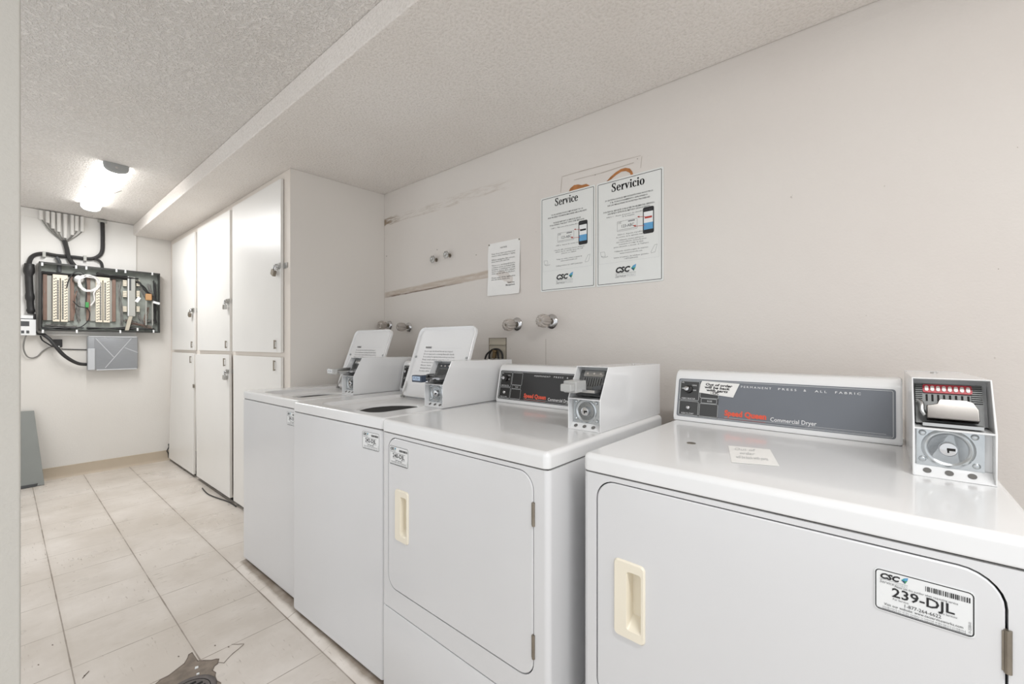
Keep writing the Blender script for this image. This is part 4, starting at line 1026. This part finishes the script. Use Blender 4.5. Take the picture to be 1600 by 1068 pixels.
for (xp, yp), rt in (((215, 468), .5), ((244, 473), -.35)):
    x_, z_ = ex(xp, yp, .07)
    m = MB().box(-.026 if rt < 0 else -.013, .026 if rt < 0 else .013, -.0006, .0006, -.011 if rt < 0 else -.026, .011 if rt < 0 else .026).xf(Matrix.Translation((x_, F0-.083, z_)) @ Matrix.Rotation(-rt*.8 if rt < 0 else rt, 4, 'Y'))
    pb(m, 'paper_tag', M_label)
x_, z_ = ex(136, 476, .06)
pb(MB().box(x_-.011, x_+.011, F0-.07, F0-.05, z_-.024, z_+.024), 'green_plug', M_greenplug, bevel=.003)
# white coiled cable
b = MB(); cx_, cz_ = ex(139, 442, .06)
pts = []
for k in range(64):
    a_ = k*2*PI/16; rr_ = .068 + .006*math.sin(k*1.3) - k*.00018; pts.append((cx_+rr_*math.cos(a_), F0-.060-.0035*math.sin(k*.7), cz_+rr_*1.08*math.sin(a_)-k*.0001))
pts += [(cx_+.03, F0-.065, cz_-.09), (cx_+.035, F0-.066, cz_-.15), (cx_+.01, F0-.066, cz_-.20)]
b.tube(pts, .0055, 8, smooth=2); pb(b, 'coiled_cable', M_cablewhite)
b = MB().lathe([(0, .030), (.003, .033), (.010, .030), (.012, .018)], Vector((*ex(123, 438, .06),)).to_3d(), (0, -1, 0), 24) if False else MB().lathe([(0, .036), (.006, .038), (.014, .030), (.016, .018)], (ex(123, 436, .05)[0], F0-.045, ex(123, 436, .05)[1]), (0, -1, 0), 24)
pb(b, 'round_clip', M_steel)
# thin black patch leads
b = MB()
for pp in ([(104,450),(107,438),(114,427),(124,424),(132,430),(135,445),(135,462),(134,475)], [(114,470),(122,478),(130,480),(136,481)], [(134,478),(140,488),(139,498),(134,505),(127,510),(118,512)]):
    b.tube([(ex(*q_, .055)[0], F0-.062, ex(*q_, .055)[1]) for q_ in pp], .0038, 6, smooth=4)
pb(b, 'patch_lead', M_cable)
b = MB(); rr = random.Random(11)
def bundle(mb, a, c, n_, sp, r, sag=0.0, dep=.03):
    for _ in range(n_):
        j = [(rr.uniform(-sp, sp), rr.uniform(-sp, sp)) for _ in range(4)]
        P_ = []
        for k in range(5):
            f = k/4; x_ = a[0]+(c[0]-a[0])*f + (j[0][0]*math.sin(f*6+j[1][0]*90)); z_ = a[1]+(c[1]-a[1])*f + j[1][1]*math.cos(f*5+j[0][1]*90) - sag*math.sin(PI*f)
            P_.append((min(max(x_, X0+.016), X1-.016), F0-dep+rr.uniform(-.012, .01), min(max(z_, Z0+.012), Z1-.020)))
        mb.tube(P_, r, 5, smooth=3)
bundle(b, ex(56, 425), ex(200, 436), 12, .012, .0045); bundle(b, ex(150, 428), ex(215, 436), 10, .010, .0045, dep=.05); bundle(b, ex(213, 440), ex(236, 462), 8, .016, .0035, dep=.05)
bundle(b, ex(57, 425), ex(57, 510), 12, .012, .0045); bundle(b, ex(62, 512), ex(130, 512), 8, .010, .0035); bundle(b, ex(136, 512), ex(240, 514), 12, .012, .0035)
bundle(b, ex(240, 440), ex(243, 505), 8, .016, .003)
pb(b, 'wire_bundle', M_cable)['kind'] = 'stuff'
b = MB()
for a_, c_, n_ in ((ex(66, 440), ex(64, 505), 8), (ex(120, 450), ex(124, 500), 12), (ex(186, 440), ex(190, 508), 8), (ex(215, 490), ex(226, 512), 12), (ex(196, 500), ex(215, 505), 10), (ex(232, 445), ex(244, 480), 14), (ex(215, 445), ex(228, 465), 8), (ex(70, 508), ex(120, 510), 8), (ex(190, 512), ex(240, 500), 9), (ex(120, 430), ex(180, 434), 8)): bundle(b, a_, c_, n_, .018, .0022, dep=.02)
pb(b, 'wire_tangle', M_cablegrey)['kind'] = 'stuff'
b = MB(); bundle(b, ex(120, 455), ex(112, 500), 5, .012, .002); bundle(b, ex(230, 480), ex(226, 505), 6, .02, .002); bundle(b, ex(196, 500), ex(236, 512), 5, .02, .002)
pb(b, 'brown_wires', M_brownrail)['kind'] = 'stuff'
cl = [(66, 412), (119, 416.5), (135, 418), (182, 422), (196, 423.5), (238, 427), (67, 517), (120, 517), (188, 517.5), (215, 514), (240, 517)]
for xp, yp in cl:
    q = at_y(xp, yp, F1); pb(MB().box(q.x-.006, q.x+.006, F1-.002, F1+.012, q.z-.016, q.z+.012), 'box_clip', M_label, bevel=.001)
# cables and conduits above the panel (each a thing)
O_ = .030
def cab(name, label, pts, r, m, cat='cable', off=O_, group=None, n=8, smooth=4, rads=None):
    P_ = []
    for q_ in pts:
        o_ = q_[2] if len(q_) > 2 else off; P_.append(E(q_[0], q_[1], o_))
    return tag(MB().tube(P_, rads or r, n, smooth=smooth).build(name, m), label, cat, group)
ends = [(65,343),(74,348),(82.5,357),(91.5,362),(103,372),(113,367),(121,361),(129,362)]
tops = [(64,330),(74.5,331.5),(83,333),(92,334.5),(102,336),(113,337.5),(120,339),(128.5,340)]
for k, (e_, tp) in enumerate(zip(ends, tops)):
    a_ = E(tp[0], tp[1]-1.5, .034); c_ = E(e_[0], e_[1], .034); c_.x = a_.x; a_.z = min(a_.z, ZC-.002)
    tag(MB().cyl(a_, c_, .0125, n=14).build('conduit_stub', M_blockgrey if False else M_board), ('short white conduit stub dropping from the ceiling above the wiring panel, %s' % ('leftmost of eight', 'second from left', 'third from left', 'fourth from left', 'fourth from right', 'third from right', 'second from right', 'rightmost of eight')[k]), 'conduit', 'white conduit stubs above the panel')
    cab('telephone_cable', 'thin grey cable from the %s conduit stub down to the gathered bundle' % ('first', 'second', 'third', 'fourth', 'fifth', 'sixth', 'seventh', 'eighth')[k], [(e_[0], e_[1]-1), (e_[0]+(101-e_[0])*.35, e_[1]+(376-e_[1])*.5, .03+.006*(k%2)), (97.5+k*1.1, 377, .026+.013*(k%3)), (98.5+k*1.1, 381, .026+.013*(k%3))], .0042, M_cablegrey, group='cables below the conduit stubs')
cab('gathered_cable', 'dark cable bundle slanting from the conduit stubs into the wiring panel top', [(100.5, 375), (104, 387), (107, 400), (111, 408), (118, 417)], .016, M_cable, 'cable', .045)
cab('ceiling_cable', 'black cable dropping from the ceiling and curving left above the wiring panel', [(160, 345), (160.5, 360), (160.5, 384), (159, 394), (154, 400), (146, 403.5), (136, 404), (120, 402), (104, 400.5), (88, 399), (70, 396), (58, 397), (50, 401), (46, 409), (45, 418)], .015, M_cable, off=.030)
cab('branch_cable', 'black cable branching down into the panel top from the curved run', [(148, 404), (155, 407), (159, 412), (160, 420)], .011, M_cable, off=.045)
cab('branch_cable', 'short dark cable entering the panel top near its left end', [(88, 401), (91, 405), (93, 410), (92.5, 418), (93, 425)], .012, M_greydark, off=.045)
cab('taped_cable_bundle', 'thick black taped cable bundle running down left of the wiring panel', [(46, 412), (45, 430), (46, 452), (47, 470), (48, 484), (48, 490)], .026, M_cable, off=.040, rads=[.030, .034, .024, .024, .024, .028, .022, .022, .026, .020, .016], n=12)
cab('panel_drop_cable', 'black cable dropping from the trunk to under the wiring panel corner', [(54, 490), (54, 505), (55, 516), (58, 521), (64, 522), (70, 522)], .008, M_cable, off=.05)
q = E(160, 343.5, .03); tag(MB().box(q.x-.03, q.x+.03, q.y-.02, YE-.0135, min(q.z-.012, 2.28), 2.3).build('cable_clamp', M_blockgrey, bevel=.002), 'small grey fitting on the ceiling edge over the black cable', 'fitting')
for k, (xp, yp) in enumerate(((69, 397), (133, 403))):
    q = E(xp, yp, .05); tag(MB().box(q.x-.010, q.x+.010, q.y, YE-.0135, q.z-.024, q.z+.024).build('cable_strap', M_blockgrey, bevel=.002), ('left' if k == 0 else 'right') + ' grey strap holding the curved black cable above the panel', 'strap')
# modem and its cables
Mo = thing('modem', 'silver ribbed modem mounted under the wiring panel with embossed lines', 'modem', (.655, YE, 1.088))
mb = MB(); a0 = E(136, 525, .075); a1 = E(216, 576, .075)
hwx, hhz = (a1.x-a0.x)/2, (a0.z-a1.z)/2; Mo.location = ((a0.x+a1.x)/2, YE-.0005, (a0.z+a1.z)/2)
MB().loops([[(a, v, b) for a, b in rrect(hwx-i, hhz-i, .012, 4)] for v, i in ((0, .006), (-.060, 0), (-.070, .002), (-.075, .008))]).build('case', M_router, Mo)
rb = MB()
for k in range(26):
    zz = -hhz+.014 + k*(2*hhz-.028)/25; rb.box(-hwx+.045, hwx-.012, -.0775, -.074, zz, zz+.004)
rb.build('cooling_ribs', M_router, Mo)
p = Print(lambda a, b, h: (a*hwx, -.0782-h, b*hhz))
for l_ in ([(-.68, .88), (.0, -.22)], [(.70, .88), (-.32, -.86)], [(.45, .32), (.98, .02)]): p.line(l_, .035, M_routeredge)
p.build('embossed_lines', Mo)
MB().box(-hwx+.004, -hwx+.05, -.084, -.07, -hhz+.004, hhz*.28).build('side_cover', M_routeredge, Mo, bevel=.003)
b = MB(); b.box(-hwx+.01, hwx-.01, -.079, -.072, hhz-.008, hhz+.002); b.box(-hwx+.06, hwx-.01, -.079, -.072, -hhz-.002, -hhz+.008); b.build('edge_strip', M_routeredge, Mo, bevel=.001)
cab('modem_cable', 'thick black cable sagging from the panel corner down to the silver modem', [(68, 522.5, .05), (78, 530, .07), (88, 542, .08), (99, 554, .08), (112, 563, .07), (124, 568, .06), (136, 569, .05)], .014, M_cable, n=10)
cab('modem_lead', 'thin dark lead looping under the panel corner to the small black box', [(63, 524, .04), (66, 531, .04), (75, 537, .04), (82, 541, .03), (86, 541, .03)], .005, M_cable)
cab('wall_wire', 'thin dark wire running straight across the end wall to the modem', [(96, 545), (110, 545.5), (136, 546)], .004, M_cable, off=.006)
q = E(89.5, 536, .02); t = thing('junction_box', 'small black plastic box on the wall between the panel and the modem', 'box', (q.x, YE-.0005, q.z))
MB().box(-.030, .030, -.03, 0, -.034, .034).build('case', M_cable, t, bevel=.003); MB().cyl((-.02, -.038, -.022), (.012, -.038, -.030), .006, n=10).build('plug', M_label, t)
# meter / outlet device at far left edge
q = E(32, 512, .04); t = thing('wall_meter', 'white wall device with small grey display beside the partition edge', 'meter', (.085, YE-.0135, 1.30))
MB().box(-.10, .098, -.045, 0, -.062, .072).build('case', M_label, t, bevel=.004)
MB().box(-.04, .060, -.048, -.044, .015, .055).build('display', M_greydark, t, bevel=.001)
b = MB()
for k in range(4): b.box(-.04+k*.028, -.024+k*.028, -.048, -.044, -.045, -.022)
b.build('socket', M_greydark, t)
tag(MB().box(-.10, .175, YE-.05, YE-.0135, 1.378, 1.405).build('cable_duct', M_label, bevel=.003), 'short white horizontal duct above the wall device at the partition edge', 'duct')
tag(MB().box(.18, .50, YE-.022, YE-.0135, 1.237, 1.257).build('raceway', M_board, bevel=.002), 'slim white raceway along the lower edge of the painted board', 'raceway')
cab('white_cable', 'thin grey cable hanging in a loop from the wall device', [(42, 521, .05), (38, 532, .04), (37, 545, .03), (42, 556, .02), (50, 559, .012), (59, 556, .012), (66, 549, .012), (74, 544, .012), (82, 541, .02)], .005, M_cablegrey)
# leaning grey cover
Cv = thing('panel_cover', 'grey sheet metal panel cover leaning against the end wall by the partition', 'cover', (.05, 5.27, 0))
e0 = [(.225-.05, -.06, .0), (.172-.05, .085, .605), (-.35, .085, .615), (-.30, -.06, 0.0)]
MB().prism(e0, (0, -.016, .003)).build('sheet', M_greycover, Cv, bevel=.002)
MB().prism([(.125, -.085, .001), (.155, -.055, .001), (-.2, -.03, .001), (-.2, -.10, .001)], (0, 0, .022)).build('lower_flange', M_greydark, Cv)
